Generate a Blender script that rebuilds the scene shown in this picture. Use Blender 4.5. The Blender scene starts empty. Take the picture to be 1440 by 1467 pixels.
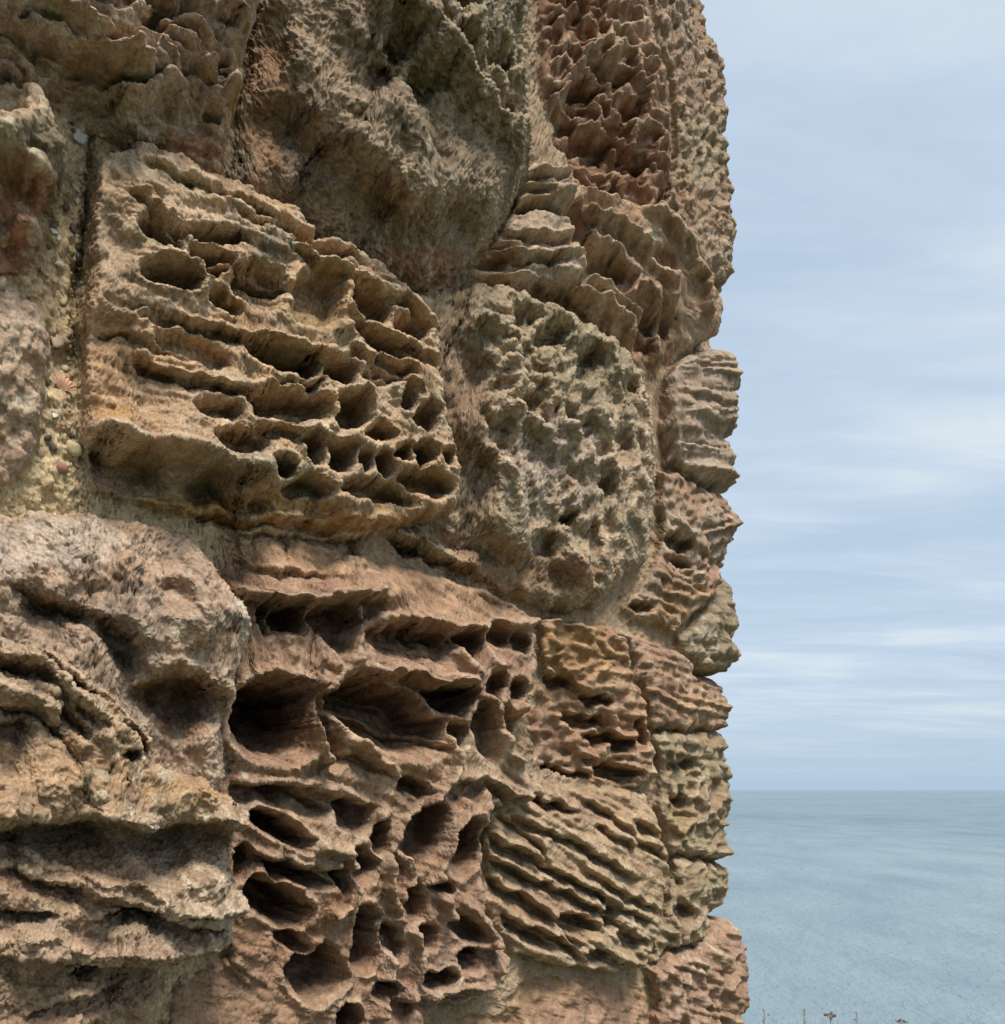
import bpy, math, random
import numpy as np
random.seed(7)
rng = np.random.default_rng(11)
scene = bpy.context.scene
COL = scene.collection

# ------------------------------------------------------------------ camera numbers
F, CX, HY = 1500.0, 720.0, 1131.0          # focal length (px), centre column, horizon row of the 1440x1467 photo
EYE = 1.6                                  # eye height above the turf
D = 1.1                                    # distance from the eye to the face of the wall
TH = math.radians(33.2)
W = np.array([math.sin(TH), math.cos(TH)]) # along the wall
N = np.array([math.cos(TH), -math.sin(TH)])# out of the wall
R = 0.35                                   # rounding of the far corner
PITCH = 0.9                                # sampling of the wall, photo px

def solve_u1():
    target = TH - math.atan((1032 - CX) / F)
    lo, hi = 1.0, 6.0
    for _ in range(60):
        m = (lo + hi) / 2
        a = math.atan2(D + R, m) - math.asin(R / math.hypot(m, D + R))
        if a > target: lo = m
        else: hi = m
    return m
U1 = solve_u1()
CEN = U1 * W - (D + R) * N
_a = math.atan2(D + R, U1) - math.asin(R / math.hypot(U1, D + R))
S_TAN = U1 + R * _a                        # where the corner turns out of sight

def base(s):
    """plan curve of the wall: position (x,y) and outward normal at arc length s"""
    s = np.asarray(s, float)
    ph = np.clip((s - U1) / R, 0, math.pi / 2)
    nrm = N[None] * np.cos(ph)[:, None] + W[None] * np.sin(ph)[:, None]
    p = np.where((s <= U1)[:, None], s[:, None] * W - D * N, CEN + R * nrm)
    ex = np.clip(s - U1 - R * math.pi / 2, 0, None)
    return p - ex[:, None] * N[None], nrm

# ------------------------------------------------------------------ noise
G2 = rng.uniform(0, 2 * np.pi, (256, 256)); G2x = np.cos(G2).ravel().astype('f4'); G2y = np.sin(G2).ravel().astype('f4')
def perlin(x, y, off=0.0):
    x = x + off * 17.13 + 100; y = y + off * 9.71 + 100
    xi = np.floor(x).astype('i4'); yi = np.floor(y).astype('i4')
    xf = (x - xi).astype('f4'); yf = (y - yi).astype('f4')
    u = xf * xf * xf * (xf * (xf * 6 - 15) + 10); v = yf * yf * yf * (yf * (yf * 6 - 15) + 10)
    def g(ix, iy, dx, dy):
        k = ((ix & 255) << 8) | (iy & 255)
        return G2x[k] * dx + G2y[k] * dy
    a = g(xi, yi, xf, yf); b = g(xi + 1, yi, xf - 1, yf)
    c = g(xi, yi + 1, xf, yf - 1); d = g(xi + 1, yi + 1, xf - 1, yf - 1)
    return ((a + u * (b - a)) * (1 - v) + (c + u * (d - c)) * v) * 1.5
def fbm(x, y, o=4, off=0.0, gain=0.5):
    r = 0; a = 1.0
    for i in range(o):
        r = r + a * perlin(x * 2.03 ** i, y * 2.03 ** i, off + i * 3.3); a *= gain
    return r
def ridged(x, y, o=3, off=0.0):
    r = 0; a = 1.0
    for i in range(o):
        r = r + a * (1 - np.minimum(1, np.abs(perlin(x * 2.1 ** i, y * 2.1 ** i, off + i * 5.1)) * 2.2)); a *= 0.5
    return r / 1.75
JX = rng.random(65536).astype('f4'); JY = rng.random(65536).astype('f4')
def worley(x, y, off=0.0, jit=0.9):
    x = x + off * 31 + 60; y = y + off * 13 + 60
    xi = np.floor(x).astype('i4'); yi = np.floor(y).astype('i4')
    f1 = np.full(x.shape, 9.0, 'f4'); f2 = f1.copy()
    for i in (-1, 0, 1):
        for j in (-1, 0, 1):
            k = (((xi + i) & 255) << 8) | ((yi + j) & 255)
            dx = xi + i + 0.5 + (JX[k] - .5) * jit - x; dy = yi + j + 0.5 + (JY[k] - .5) * jit - y
            d = np.sqrt(dx * dx + dy * dy)
            f2 = np.minimum(f2, np.maximum(f1, d)); f1 = np.minimum(f1, d)
    return f1, f2
T3 = rng.uniform(-1, 1, 64 ** 3).astype('f4')
def vnoise3(P, sc, off=0):
    q = P * sc + 200 + off
    i = np.floor(q).astype('i4'); fr = (q - i).astype('f4'); fr = fr * fr * (3 - 2 * fr); i &= 63
    j = (i + 1) & 63
    def t(a, b, c): return T3[(a << 12) | (b << 6) | c]
    x0, y0, z0 = i.T; x1, y1, z1 = j.T; fx, fy, fz = fr.T
    c00 = t(x0, y0, z0) * (1 - fx) + t(x1, y0, z0) * fx; c10 = t(x0, y1, z0) * (1 - fx) + t(x1, y1, z0) * fx
    c01 = t(x0, y0, z1) * (1 - fx) + t(x1, y0, z1) * fx; c11 = t(x0, y1, z1) * (1 - fx) + t(x1, y1, z1) * fx
    return (c00 * (1 - fy) + c10 * fy) * (1 - fz) + (c01 * (1 - fy) + c11 * fy) * fz
def sm(x, a=0.0, b=1.0):
    t = np.clip((x - a) / (b - a), 0, 1); return t * t * (3 - 2 * t)

# ------------------------------------------------------------------ sampling of the wall face
def px_of(s):
    p, _ = base(np.array([s])); return CX + F * p[0, 0] / p[0, 1]
def s_of_px(px):
    xp = (px - CX) / F; t = D / (N[0] * -xp - N[1])
    return t * (xp * W[0] + W[1])
s_left = s_of_px(-30.0)
ss = []
s = -0.9
while s < s_left - 0.004: ss.append(s); s += min(0.012, 0.002 + (s_left - s) * 0.03)
s = s_left
while s < S_TAN + 0.30:
    ss.append(s)
    if s < S_TAN - 0.05:
        e = 1e-4; k = (px_of(s + e) - px_of(s)) / e
        s += min(PITCH / k, 0.0026 * PITCH / 0.9)
    else: s += 0.0026 * PITCH / 0.9
while s < U1 + R * math.pi / 2 + 1.0: ss.append(s); s += min(0.03, 0.004 + (s - S_TAN - .3) * 0.1)
SS = np.array(ss)
q = [-40.0]; st = 1.0
while q[-1] > -2700: st = min(st * 1.025, 7 if q[-1] > -1100 else 40); q.append(q[-1] - st)
q = q[::-1]
q += list(np.arange(-39, 1511, PITCH * 1.08)); st = 1.0
while q[-1] < 3700: st = min(st * 1.03, 8 if q[-1] < 2300 else 40); q.append(q[-1] + st)
QQ = np.array(q)
BP, BN = base(SS)
G = np.maximum(BP[:, 1], BP[np.searchsorted(SS, s_left), 1] * 0.95)      # fan of the rows
# the weather eats obliquely into the face: relief stands along this direction, turning to the normal at the corner
_k = sm(-SS, -(S_TAN - .02), -(S_TAN - .40)) * np.radians(26 + 17 * sm(SS, 1.0, 2.2))
BD = BN * np.cos(_k)[:, None] - np.stack([-BN[:, 1], BN[:, 0]], 1) * np.sin(_k)[:, None]
if (BD[10] @ W) > 0: BD = BN * np.cos(_k)[:, None] + np.stack([-BN[:, 1], BN[:, 0]], 1) * np.sin(_k)[:, None]
iu = np.searchsorted(SS, S_TAN); G[iu:] = G[iu]
VTOP, VBOT = 2.5, -1.7
V = np.clip((HY - QQ)[:, None] * G[None, :] / F, VBOT, VTOP)
S = np.broadcast_to(SS[None, :], V.shape).copy()
NR, NC = V.shape
print('wall grid', NR, NC, NR * NC)

def photo_xy(sl, h):
    """where each wall sample would stand in the photo if the stone stood h proud of the wall"""
    x = BP[sl[1], 0] + h * BD[sl[1], 0]; y = BP[sl[1], 1] + h * BD[sl[1], 1]
    s_ = SS[sl[1]]
    y = np.maximum(y, 0.25)
    px = CX + F * x / y
    k = np.argmax(px) if s_[-1] > S_TAN - .2 else len(px) - 1
    if k < len(px) - 1:
        px = px.copy(); px[k:] = px[k] + (s_[k:] - s_[k]) * 250; y = y.copy(); y[k:] = y[k]
    PX = np.broadcast_to(px[None, :], (V[sl].shape)).astype('f4')
    PY = (HY - V[sl] * F / y[None, :]).astype('f4')
    return PX, PY

def photo_xy_h(sl, h):
    """the same with a height for every sample"""
    s_ = SS[sl[1]]; tan_ = min(len(s_) - 1, np.searchsorted(s_, S_TAN + .02))
    x = BP[sl[1], 0][None] + h * BD[sl[1], 0][None]; y = np.maximum(BP[sl[1], 1][None] + h * BD[sl[1], 1][None], .25)
    px = CX + F * x / y
    if s_[-1] > S_TAN + .02:
        px[:, tan_:] = px[:, tan_:tan_ + 1] + (s_[tan_:] - s_[tan_])[None] * 250; y[:, tan_:] = y[:, tan_:tan_ + 1]
    return px.astype('f4'), (HY - V[sl] * F / y).astype('f4')

# shared gentle warps
def warp(s, v, off=0):
    return (fbm(s * 20, v * 20, 2, 40 + off) * 1.25, fbm(s * 20, v * 20, 2, 70 + off) * 1.25)

def poly_sd(px, py, poly):
    best = np.full(px.shape, 1e9, 'f4'); inside = np.zeros(px.shape, bool); n = len(poly)
    for i in range(n):
        x0, y0 = poly[i]; x1, y1 = poly[(i + 1) % n]
        dx, dy = x1 - x0, y1 - y0; L = dx * dx + dy * dy + 1e-9
        t = np.clip(((px - x0) * dx + (py - y0) * dy) / L, 0, 1)
        best = np.minimum(best, (px - x0 - t * dx) ** 2 + (py - y0 - t * dy) ** 2)
        if y0 != y1:
            c = ((y0 > py) != (y1 > py)) & (px < (x1 - x0) * (py - y0) / (y1 - y0) + x0)
            inside ^= c
    return np.where(inside, 1, -1) * np.sqrt(best)
def line_d(px, py, pts):
    best = np.full(px.shape, 1e9, 'f4')
    for (x0, y0), (x1, y1) in zip(pts[:-1], pts[1:]):
        dx, dy = x1 - x0, y1 - y0; L = dx * dx + dy * dy + 1e-9
        t = np.clip(((px - x0) * dx + (py - y0) * dy) / L, 0, 1)
        best = np.minimum(best, (px - x0 - t * dx) ** 2 + (py - y0 - t * dy) ** 2)
    return np.sqrt(best)

# ------------------------------------------------------------------ the relief
def feat_pits(c, lst, edge=0.38, rim=0.10, under=0.25):
    """hollows; where two meet, a thin wall is left standing between them"""
    r1 = np.full(c.px.shape, 9.0, 'f4'); r2 = r1.copy(); dd = np.zeros(c.px.shape, 'f4'); ww = dd.copy()
    for (x, y, rx, ry, a, d) in lst:
        R_ = max(rx, ry) * 1.5
        m = (np.abs(c.px - x) < R_ + 12) & (np.abs(c.py - y) < R_ + 12)
        if not m.any(): continue
        a = math.radians(a); X = c.wx[m] - x; Y = c.wy[m] - y
        u = (X * math.cos(a) + Y * math.sin(a)) / rx; w = (-X * math.sin(a) + Y * math.cos(a)) / ry
        r = (np.abs(u) ** 2.6 + np.abs(w) ** 2.6) ** (1 / 2.6)
        o1 = r1[m]; closer = r < o1
        r2[m] = np.where(closer, o1, np.minimum(r2[m], r)); r1[m] = np.where(closer, r, o1)
        dd[m] = np.where(closer, d, dd[m]); ww[m] = np.where(closer, w, ww[m])
    e = np.minimum(1.21 - r1, (r2 - r1) * .75 - .04)
    ed = np.where(ww < 0, edge * (1 - under), edge * (1 + under * 1.6))
    p = sm(e / ed)
    scoop = 1.12 - .42 * sm(ww, -.7, 1.0)
    return rim * dd * np.exp(-((r1 - 1.27) / 0.14) ** 2) * (r1 > 1.21) - dd * p * scoop * 1.15
def feat_ledges(c, lst):
    """overhanging edges: the stone drops back sharply below each line, then comes out again"""
    out = np.zeros(c.px.shape, 'f4')
    for (w, amp, fall, pts) in lst:
        xs = np.array([p[0] for p in pts], float); ys = np.array([p[1] for p in pts], float)
        m = (c.px > xs[0] - 20) & (c.px < xs[-1] + 20) & (c.py > ys.min() - 4 * w - 25) & (c.py < ys.max() + 2 * fall + 25)
        if not m.any(): continue
        X = c.wx[m]; t_ = c.wy[m] - np.interp(X, xs, ys) + 3 * perlin(X / 24, X * 0 + amp * 70, 3)
        tp = sm(X, xs[0] - 8, xs[0] + 10) * sm(-X, -xs[-1] - 8, -xs[-1] + 10)
        f_ = fall * (1 + .35 * perlin(X / 30, X * 0 + xs[0], 5))
        o = -amp * sm(t_, -w * .3, w) * (1 - sm(t_, f_ * .35, f_ * 1.4)) + amp * .38 * np.exp(-(np.minimum(t_, 0) / (w * 1.7)) ** 2) * (t_ < w * .5) * (1 - sm(t_, 0, w * .5))
        out[m] += o * tp
    return out
def feat_ridges(c, lst):
    out = np.zeros(c.px.shape, 'f4')
    for (w, amp, pts) in lst:
        xs = [p[0] for p in pts]; ys = [p[1] for p in pts]
        m = (c.px > min(xs) - 4 * w) & (c.px < max(xs) + 4 * w) & (c.py > min(ys) - 4 * w) & (c.py < max(ys) + 4 * w)
        if not m.any(): continue
        d = line_d(c.wx[m], c.wy[m], pts)
        p = np.exp(-(d / w) ** 1.6) * amp
        out[m] = np.where(np.abs(p) > np.abs(out[m]), p, out[m])
    return out
def feat_bumps(c, lst):
    out = np.zeros(c.px.shape, 'f4')
    for (x, y, rx, ry, a, d) in lst:
        a = math.radians(a); X = c.wx - x; Y = c.wy - y
        u = (X * math.cos(a) + Y * math.sin(a)) / rx; w = (-X * math.sin(a) + Y * math.cos(a)) / ry
        r = np.minimum(1, np.sqrt(u * u + w * w))
        out += d * np.sqrt(1 - r * r) * sm(1 - r, 0, .5)
    return out
def feat_strata(c, deg, lam, amp, bend=0.5, stretch=6, region=None, off=0, lump=0.18):
    """beds seen edge-on: shelves with a sloping top and a sharp underside; deg = dip seen in the photo"""
    a = math.radians(deg)
    al = (c.px * math.cos(a) + c.py * math.sin(a)); ac = (-c.px * math.sin(a) + c.py * math.cos(a))
    w = perlin(al / (lam * 9), ac / (lam * 5), off + 2) * bend * 2 + perlin(al / (lam * 3), ac / (lam * 1.5), off + 5) * bend * .6
    t = ac / lam + w + 1.1 * perlin(ac / (lam * 2.6), ac * 0 + off, off + 3) + .5 * perlin(ac / (lam * 1.3), al / (lam * 14), off + 4)
    i = np.floor(t); fr = t - i
    k = (i.astype('i4') * 7919) & 65535
    hgt = 0.45 + 0.75 * JX[k]                                     # each bed has its own projection
    alv = perlin(al / (lam * stretch), i * 3.17, off + 9) * 1.0   # and comes and goes along its length
    shelf = np.where(fr < .78, (fr / .78) ** .8, ((1 - fr) / .22) ** .7)
    o = amp * (shelf - .6) * hgt * np.clip(.9 + 1.6 * alv, .05, 2) + amp * lump * perlin(al / (lam * 1.8), ac / (lam * .9), off + 11)
    if region is not None:
        x, y, rx, ry = region
        o = o * sm(1.25 - np.sqrt(((c.px - x) / rx) ** 2 + ((c.py - y) / ry) ** 2), 0, .5)
    return o
def feat_cells(c, lx, ly, deg, amp, off=0, sharp=0.35, region=None, warpk=.5):
    """procedural honeycomb: hollows lx x ly (photo px) parted by thin walls"""
    a = math.radians(deg)
    al = (c.px * math.cos(a) + c.py * math.sin(a)) / lx; ac = (-c.px * math.sin(a) + c.py * math.cos(a)) / ly
    al = al + perlin(al * .8, ac * .8, off + 21) * warpk; ac = ac + perlin(al * .8, ac * .8, off + 25) * warpk
    f1, f2 = worley(al, ac, off)
    e = np.clip((f2 - f1) / sharp, 0, 1)
    dpt = .45 + .9 * (0.5 + .5 * perlin(al * .45, ac * .45, off + 31))
    o = -amp * .62 * sm(e, 0, 1.25) * dpt
    if region is not None:
        x, y, rx, ry = region
        o = o * sm(1.25 - np.sqrt(((c.px - x) / rx) ** 2 + ((c.py - y) / ry) ** 2), 0, .5)
    return o
def feat_fbm(c, sc, amp, o=4, off=0): return amp * fbm(c.s * sc, c.v * sc, o, off)
def feat_rfbm(c, sc, amp, o=3, off=0, sy=1.0): return amp * (ridged(c.s * sc, c.v * sc * sy, o, off) - .5)
def feat_rough(c, amp, off=0, sc=70):
    """knobbly crust: only noted here, raised later along the real surface"""
    if sc > 100: c.ra2 = amp
    else: c.ra1 = amp
    return 0
FE = dict(ledges=feat_ledges, pits=feat_pits, ridges=feat_ridges, bumps=feat_bumps, strata=feat_strata, cells=feat_cells, fbm=feat_fbm, rfbm=feat_rfbm, rough=feat_rough)
class Ctx: pass

def form_field(px, py, pts, rad):
    num = np.zeros(px.shape, 'f4'); den = np.full(px.shape, 1e-9, 'f4')
    for (x, y, h) in pts:
        w = 1.0 / (((px - x) ** 2 + (py - y) ** 2) / rad ** 2 + 0.08) ** 2
        num += w * h; den += w
    return num / den

BLOCKS = []
def block(**k): BLOCKS.append(k)

BUFF = (.44, .31, .20); GREYB = (.40, .315, .225); REDB = (.30, .185, .12); BROWN = (.29, .20, .14); PINK = (.39, .28, .215)
OLIVE = (.255, .222, .15); PALE = (.53, .46, .355); DARKL = (.085, .078, .062); OCHRE = (.36, .235, .105); RUST = (.34, .185, .12)
#BLOCKS_BEGIN
block(label='brown layered stone block with drooping ledges at the top left', hn=.07, bh=.07, er=30, wf=8,
    poly=[(-900,-300),(-900,90),(-80,98),(0,100),(60,118),(100,150),(150,172),(215,198),(330,245),(350,130),(368,60),(378,-40),(378,-300)],
    c1=(.36,.27,.21), c2=(.40,.32,.24), form=[(0,0,.10),(150,20,.11),(300,20,.11),(360,50,.11),(0,80,.05),(120,150,.03),(250,190,.04),(320,230,.03),(340,130,.09),(200,100,.10),(0,-100,.10),(300,-100,.1)],
    patches=[(60,110,110,35,REDB,.7),(250,215,110,30,RUST,.7),(345,150,14,110,OCHRE,.8)],
    f=[('strata',21,14,.026,.3,9,None,3),('strata',24,24,.016,.4,6,None,4),('fbm',14,.006),('rough',.002,5),
       ('ridges',[(9,.03,[(0,18),(60,22),(120,45),(143,62)]),(9,.03,[(10,55),(80,60),(130,90),(180,95),(215,128)]),(12,.035,[(200,90),(240,110),(258,150)]),(8,.03,[(240,60),(290,100),(345,135)]),(8,.03,[(250,25),(330,40),(365,70)]),(10,.03,[(130,0),(180,20),(182,32)]),(10,.03,[(330,5),(372,22),(378,35)])]),
       ('ledges',[(5,0.020,11,[(0,20),(60,30),(110,42),(143,62)]),(5,0.022,13,[(0,50),(60,62),(110,92),(180,95),(217,128)]),(5,0.017,9,[(75,50),(100,62),(160,80),(200,112)]),(5,0.020,13,[(150,65),(200,80),(245,105),(262,150)]),(5,0.020,13,[(228,85),(290,110),(345,137)]),(5,0.017,11,[(200,30),(250,50),(300,88)]),(5,0.017,11,[(130,0),(165,10),(185,32)]),(5,0.017,11,[(200,0),(235,20),(245,34)]),(5,0.017,11,[(255,30),(330,38),(368,70)]),(5,0.013,9,[(60,120),(130,140),(190,142)]),(5,0.013,9,[(220,190),(280,200),(325,225)])]),
       ('pits',[(185,75,30,9,25,.04),(165,110,60,8,18,.05),(300,85,30,10,20,.03),(315,110,14,12,0,.03),(310,160,14,12,0,.03),(220,30,25,7,10,.04),(60,8,60,9,5,.05)],.4)])
block(label='grey stone knob over red stone at the left edge', hn=.06, bh=.08, er=22, wf=5,
    poly=[(-900,100),(-80,100),(25,105),(80,150),(103,205),(92,245),(64,275),(66,330),(50,362),(25,385),(-80,392),(-900,392)],
    c1=REDB, c2=RUST, form=[(10,130,.05),(70,170,.09),(90,220,.11),(20,190,.13),(40,235,.11),(20,265,.04),(20,310,.03),(30,340,.045),(10,370,.03),(-60,180,.13),(-60,300,.04)],
    patches=[(30,185,105,72,GREYB,1.0),(35,215,80,40,(.13,.115,.075),.85),(30,300,60,60,RUST,.5)],
    f=[('fbm',18,.012),('rough',.006,2),('bumps',[(40,325,28,20,0,.02)]),('ledges',[(12,.012,60,[(-80,235),(0,235),(50,262),(92,250)]),(6,.015,20,[(0,335),(60,332)])])])
block(lam=.0008, label='pinkish grey crumbling stone at the left edge beside the shelly mortar', hn=.03, bh=.04, er=30, wf=7,
    poly=[(-900,396),(-80,396),(15,388),(60,432),(78,500),(70,560),(62,640),(25,690),(-80,706),(-900,706)],
    c1=PINK, c2=GREYB, form=[(0,420,.03),(40,500,.045),(10,560,.05),(20,650,.03),(-60,550,.05)],
    patches=[(15,460,60,60,(.46,.375,.29),.8),(20,590,50,30,PALE,.5)],
    f=[('fbm',25,.010),('rough',.005,8),('strata',-60,16,.005,.6,4)])
block(label='buff honeycombed stone block with deep sharp-rimmed hollows, right of the mortar column', hn=.08, bh=.08, er=10, wf=4.5,
    poly=[(146,212),(204,188),(262,212),(330,240),(435,288),(460,330),(520,352),(575,385),(636,460),(636,500),(642,570),(655,620),(664,660),(662,725),(600,742),(540,758),(450,764),(300,748),(150,692),(124,640),(124,520),(133,380),(136,300)],
    c1=BUFF, c2=GREYB,
    form=[(150,225,.055),(300,262,.06),(430,310,.06),(560,400,.075),(630,470,.085),(140,330,.055),(200,300,.075),(300,400,.09),(150,420,.075),(200,430,.085),(150,480,.05),(200,560,.05),(160,575,.05),(140,640,.03),(170,612,.10),(270,640,.11),(375,676,.12),(200,672,.035),(300,705,.03),(400,725,.045),(450,750,.03),(300,742,.01),(560,740,.05),(640,728,.085),(560,600,.1),(650,650,.105),(400,600,.09),(450,480,.085),(300,520,.08),(500,700,.095)],
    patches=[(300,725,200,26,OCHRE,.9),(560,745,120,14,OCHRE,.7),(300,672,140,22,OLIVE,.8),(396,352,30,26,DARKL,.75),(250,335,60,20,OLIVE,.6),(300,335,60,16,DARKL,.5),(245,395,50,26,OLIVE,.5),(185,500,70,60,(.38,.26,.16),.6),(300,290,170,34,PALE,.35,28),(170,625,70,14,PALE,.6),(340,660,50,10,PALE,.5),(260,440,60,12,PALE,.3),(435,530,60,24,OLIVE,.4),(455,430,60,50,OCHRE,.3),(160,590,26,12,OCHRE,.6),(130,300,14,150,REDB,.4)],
    f=[('strata',24,13,.010,.4,7,(400,330,290,130),6),('strata',20,15,.010,.4,7,(570,480,110,120),8),('strata',14,17,.007,.4,6,(330,560,300,110),9),
       ('pits',[(296,333,56,12,8,.05),(233,334,34,13,35,.045),(304,365,33,12,14,.04),(246,391,44,22,8,.045),(306,386,18,8,18,.04),(371,413,38,31,10,.032),(454,430,34,36,0,.038),(458,355,38,12,20,.035),
        (325,430,28,14,30,.03),(412,513,52,20,15,.055),(277,500,55,18,22,.025),(487,534,24,18,15,.06),(440,547,34,5,-4,.05),(319,586,34,16,6,.035),(416,582,54,26,4,.055),(507,588,24,28,0,.07),
        (350,633,36,16,8,.04),(454,643,17,21,-15,.055),(489,655,18,21,-8,.055),(525,659,12,16,10,.06),(550,665,11,17,0,.06),(404,668,16,17,20,.05),(444,698,36,15,5,.04),(545,704,52,16,8,.045),(577,649,13,13,0,.06),(609,652,15,15,0,.06),(642,657,10,13,0,.05),(607,692,36,17,12,.05),
        (587,571,13,19,10,.05),(610,597,19,21,35,.05),(533,437,32,22,38,.045),(587,468,25,17,25,.045),(542,487,38,13,26,.045),(567,523,30,11,22,.035),(543,541,24,11,15,.04),(540,620,22,12,10,.04),(230,455,30,7,15,.02)],.36,.12),
       ('bumps',[(396,350,30,26,0,.02)]),
       ('ledges',[(9,.045,66,[(132,636),(146,622),(204,640),(267,648),(333,668),(385,686)]),(5,.03,16,[(150,702),(300,728),(450,744),(570,742)]),(4,.022,14,[(190,270),(232,312),(262,330)]),(4,.03,14,[(196,507),(267,538),(333,549),(392,560),(462,547)]),(4,.03,16,[(258,455),(358,482),(500,511)]),(4,.03,14,[(367,611),(442,618),(517,634)]),(4,.03,16,[(500,499),(571,528),(610,553)]),(4,.03,16,[(496,449),(560,480),(638,519)]),(4,.03,16,[(504,394),(579,423),(633,469)]),(4,.025,12,[(330,372),(380,395),(430,410)]),(4,.03,12,[(426,354),(450,378),(500,394)]),(4,.02,10,[(210,225),(300,260),(380,290),(450,330)]),(4,.02,10,[(270,250),(350,300),(430,320),(520,375)]),(4,.018,10,[(145,470),(230,490),(280,505)]),(5,.03,18,[(640,512),(645,514),(648,516)])]),
       ('ridges',[(2.6,-.022,[(152,426),(175,433),(208,434),(250,452),(292,467),(321,471)]),(5,.012,[(146,613),(204,630),(267,638),(333,659),(379,676)]),(5,.014,[(200,262),(225,305),(262,330),(270,350),(330,372)]),(3.5,.014,[(268,350),(292,385),(296,420)]),(4,.014,[(350,395),(372,440),(400,445)]),(5,.014,[(426,352),(440,370),(498,392),(500,440),(495,470)])]),
       ('fbm',40,.005),('rough',.0018,6,110)])
block(lam=.0006, label='large lumpy rough brown boulder with a diagonal scalloped ridge at the top', hn=.10, bh=.12, er=55, wf=6,
    poly=[(380,-300),(378,-40),(370,60),(352,130),(342,240),(390,262),(440,285),(475,318),(560,366),(655,392),(700,350),(738,300),(768,240),(782,205),(772,140),(776,100),(770,40),(776,-40),(776,-300)],
    c1=(.225,.18,.13), c2=(.31,.25,.18),
    form=[(390,60,.05),(380,180,.03),(450,60,.10),(540,40,.14),(420,240,.045),(500,150,.12),(560,190,.155),(600,270,.16),(520,310,.06),(640,350,.07),(690,250,.16),(740,200,.13),(650,150,.15),(700,60,.17),(760,60,.15),(740,130,.14),(600,340,.06),(640,-40,.15)],
    patches=[(620,100,60,120,OLIVE,.6,-25),(700,60,70,80,OLIVE,.8),(390,130,30,130,(.26,.17,.11),.8),(600,370,120,24,(.30,.17,.12),.8),(560,300,110,40,REDB,.25)],
    f=[('fbm',9,.012),('fbm',30,.005,3,7),('rough',.006,3,62),('rough',.0034,9,130),
       ('ridges',[(12,.06,[(530,15),(560,30),(600,70),(640,115),(690,190),(725,215),(735,240)]),(11,.045,[(640,0),(660,50),(680,90),(700,150),(745,205)]),(9,.045,[(745,10),(765,50),(770,90)]),(9,.03,[(735,120),(765,170),(760,190)]),(12,.018,[(470,150),(550,160),(590,200),(598,225)]),(9,.012,[(500,200),(560,240),(570,275)])]),
       ('pits',[(565,75,24,24,20,.03),(600,130,28,30,25,.03),(700,95,30,34,30,.04),(650,20,26,30,10,.04),(745,95,12,20,0,.04),(720,170,16,20,0,.035),(590,5,30,16,0,.04),(540,115,22,26,30,.02)],.6,.1)])
block(label='dark red deeply eaten stone block at the upper right', hn=.05, bh=.04, er=20, wf=5,
    poly=[(780,-300),(780,-40),(784,60),(782,120),(786,210),(830,262),(885,278),(940,305),(972,230),(970,110),(945,40),(935,-40),(935,-300)],
    c1=(.20,.11,.072), c2=(.25,.165,.11), form=[(800,50,.02),(800,200,-.03),(850,230,0),(900,60,.08),(950,100,.09),(930,250,.06),(860,120,.04),(850,0,.04),(900,-20,.08),(960,200,.09)],
    patches=[(930,60,50,120,BROWN,.8),(880,60,30,40,GREYB,.4)],
    f=[('cells',40,26,30,.06,2,.35),('cells',20,18,25,.022,5,.4),('strata',30,16,.012,.7,4),('fbm',25,.008),('rough',.0016,1,90),
       ('pits',[(880,95,32,16,20,.05),(840,120,20,26,10,.05),(850,200,36,20,20,.04),(905,225,26,22,30,.04),(815,165,16,22,0,.04),(910,150,20,20,0,.04)],.5)])
block(label='grey brown pitted stone block at the upper right corner of the wall', hn=.04, bh=.05, er=12, wf=4, lo=-.006,
    poly=[(938,-300),(940,-40),(948,40),(973,110),(975,225),(943,305),(970,335),(1012,388),(1050,396),(1900,400),(1900,-300)],
    c1=(.28,.23,.17), c2=(.27,.19,.135), form=[(990,50,.03),(1000,200,.04),(1000,350,.05),(960,300,.05),(1040,200,.03)],
    patches=[(1000,200,60,60,OLIVE,.5),(985,360,40,30,BROWN,.7)],
    f=[('cells',20,30,10,.026,7,.5),('cells',11,15,0,.010,9,.5),('fbm',25,.012),('rough',.004,1,90)])
block(label='thin flaky grey slabs stacked horizontally beneath the lumpy boulder', hn=.06, bh=.07, er=10, wf=4, lo=-.006,
    poly=[(760,222),(800,226),(822,244),(826,285),(815,300),(830,330),(846,375),(828,405),(800,400),(740,402),(665,388),(700,350),(735,300)],
    c1=(.36,.29,.23), c2=GREYB, form=[(800,240,.08),(815,270,.09),(750,280,.03),(830,380,.10),(760,380,.06),(690,380,.0),(790,320,.08)],
    patches=[(700,370,50,25,REDB,.6)],
    f=[('strata',6,15,.032,.2,10,None,14,.08),('fbm',30,.006),('rough',.0010,1,90),('ledges',[(4,.055,16,[(742,284),(790,287),(829,283)]),(4,.035,12,[(725,333),(780,337),(836,334)]),(4,.03,10,[(760,252),(824,250)]),(4,.055,20,[(668,402),(740,405),(842,400)]),(4,.03,10,[(690,368),(846,366)])]),('ridges',[(4,-.05,[(852,300),(850,340),(862,400)])])])
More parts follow.
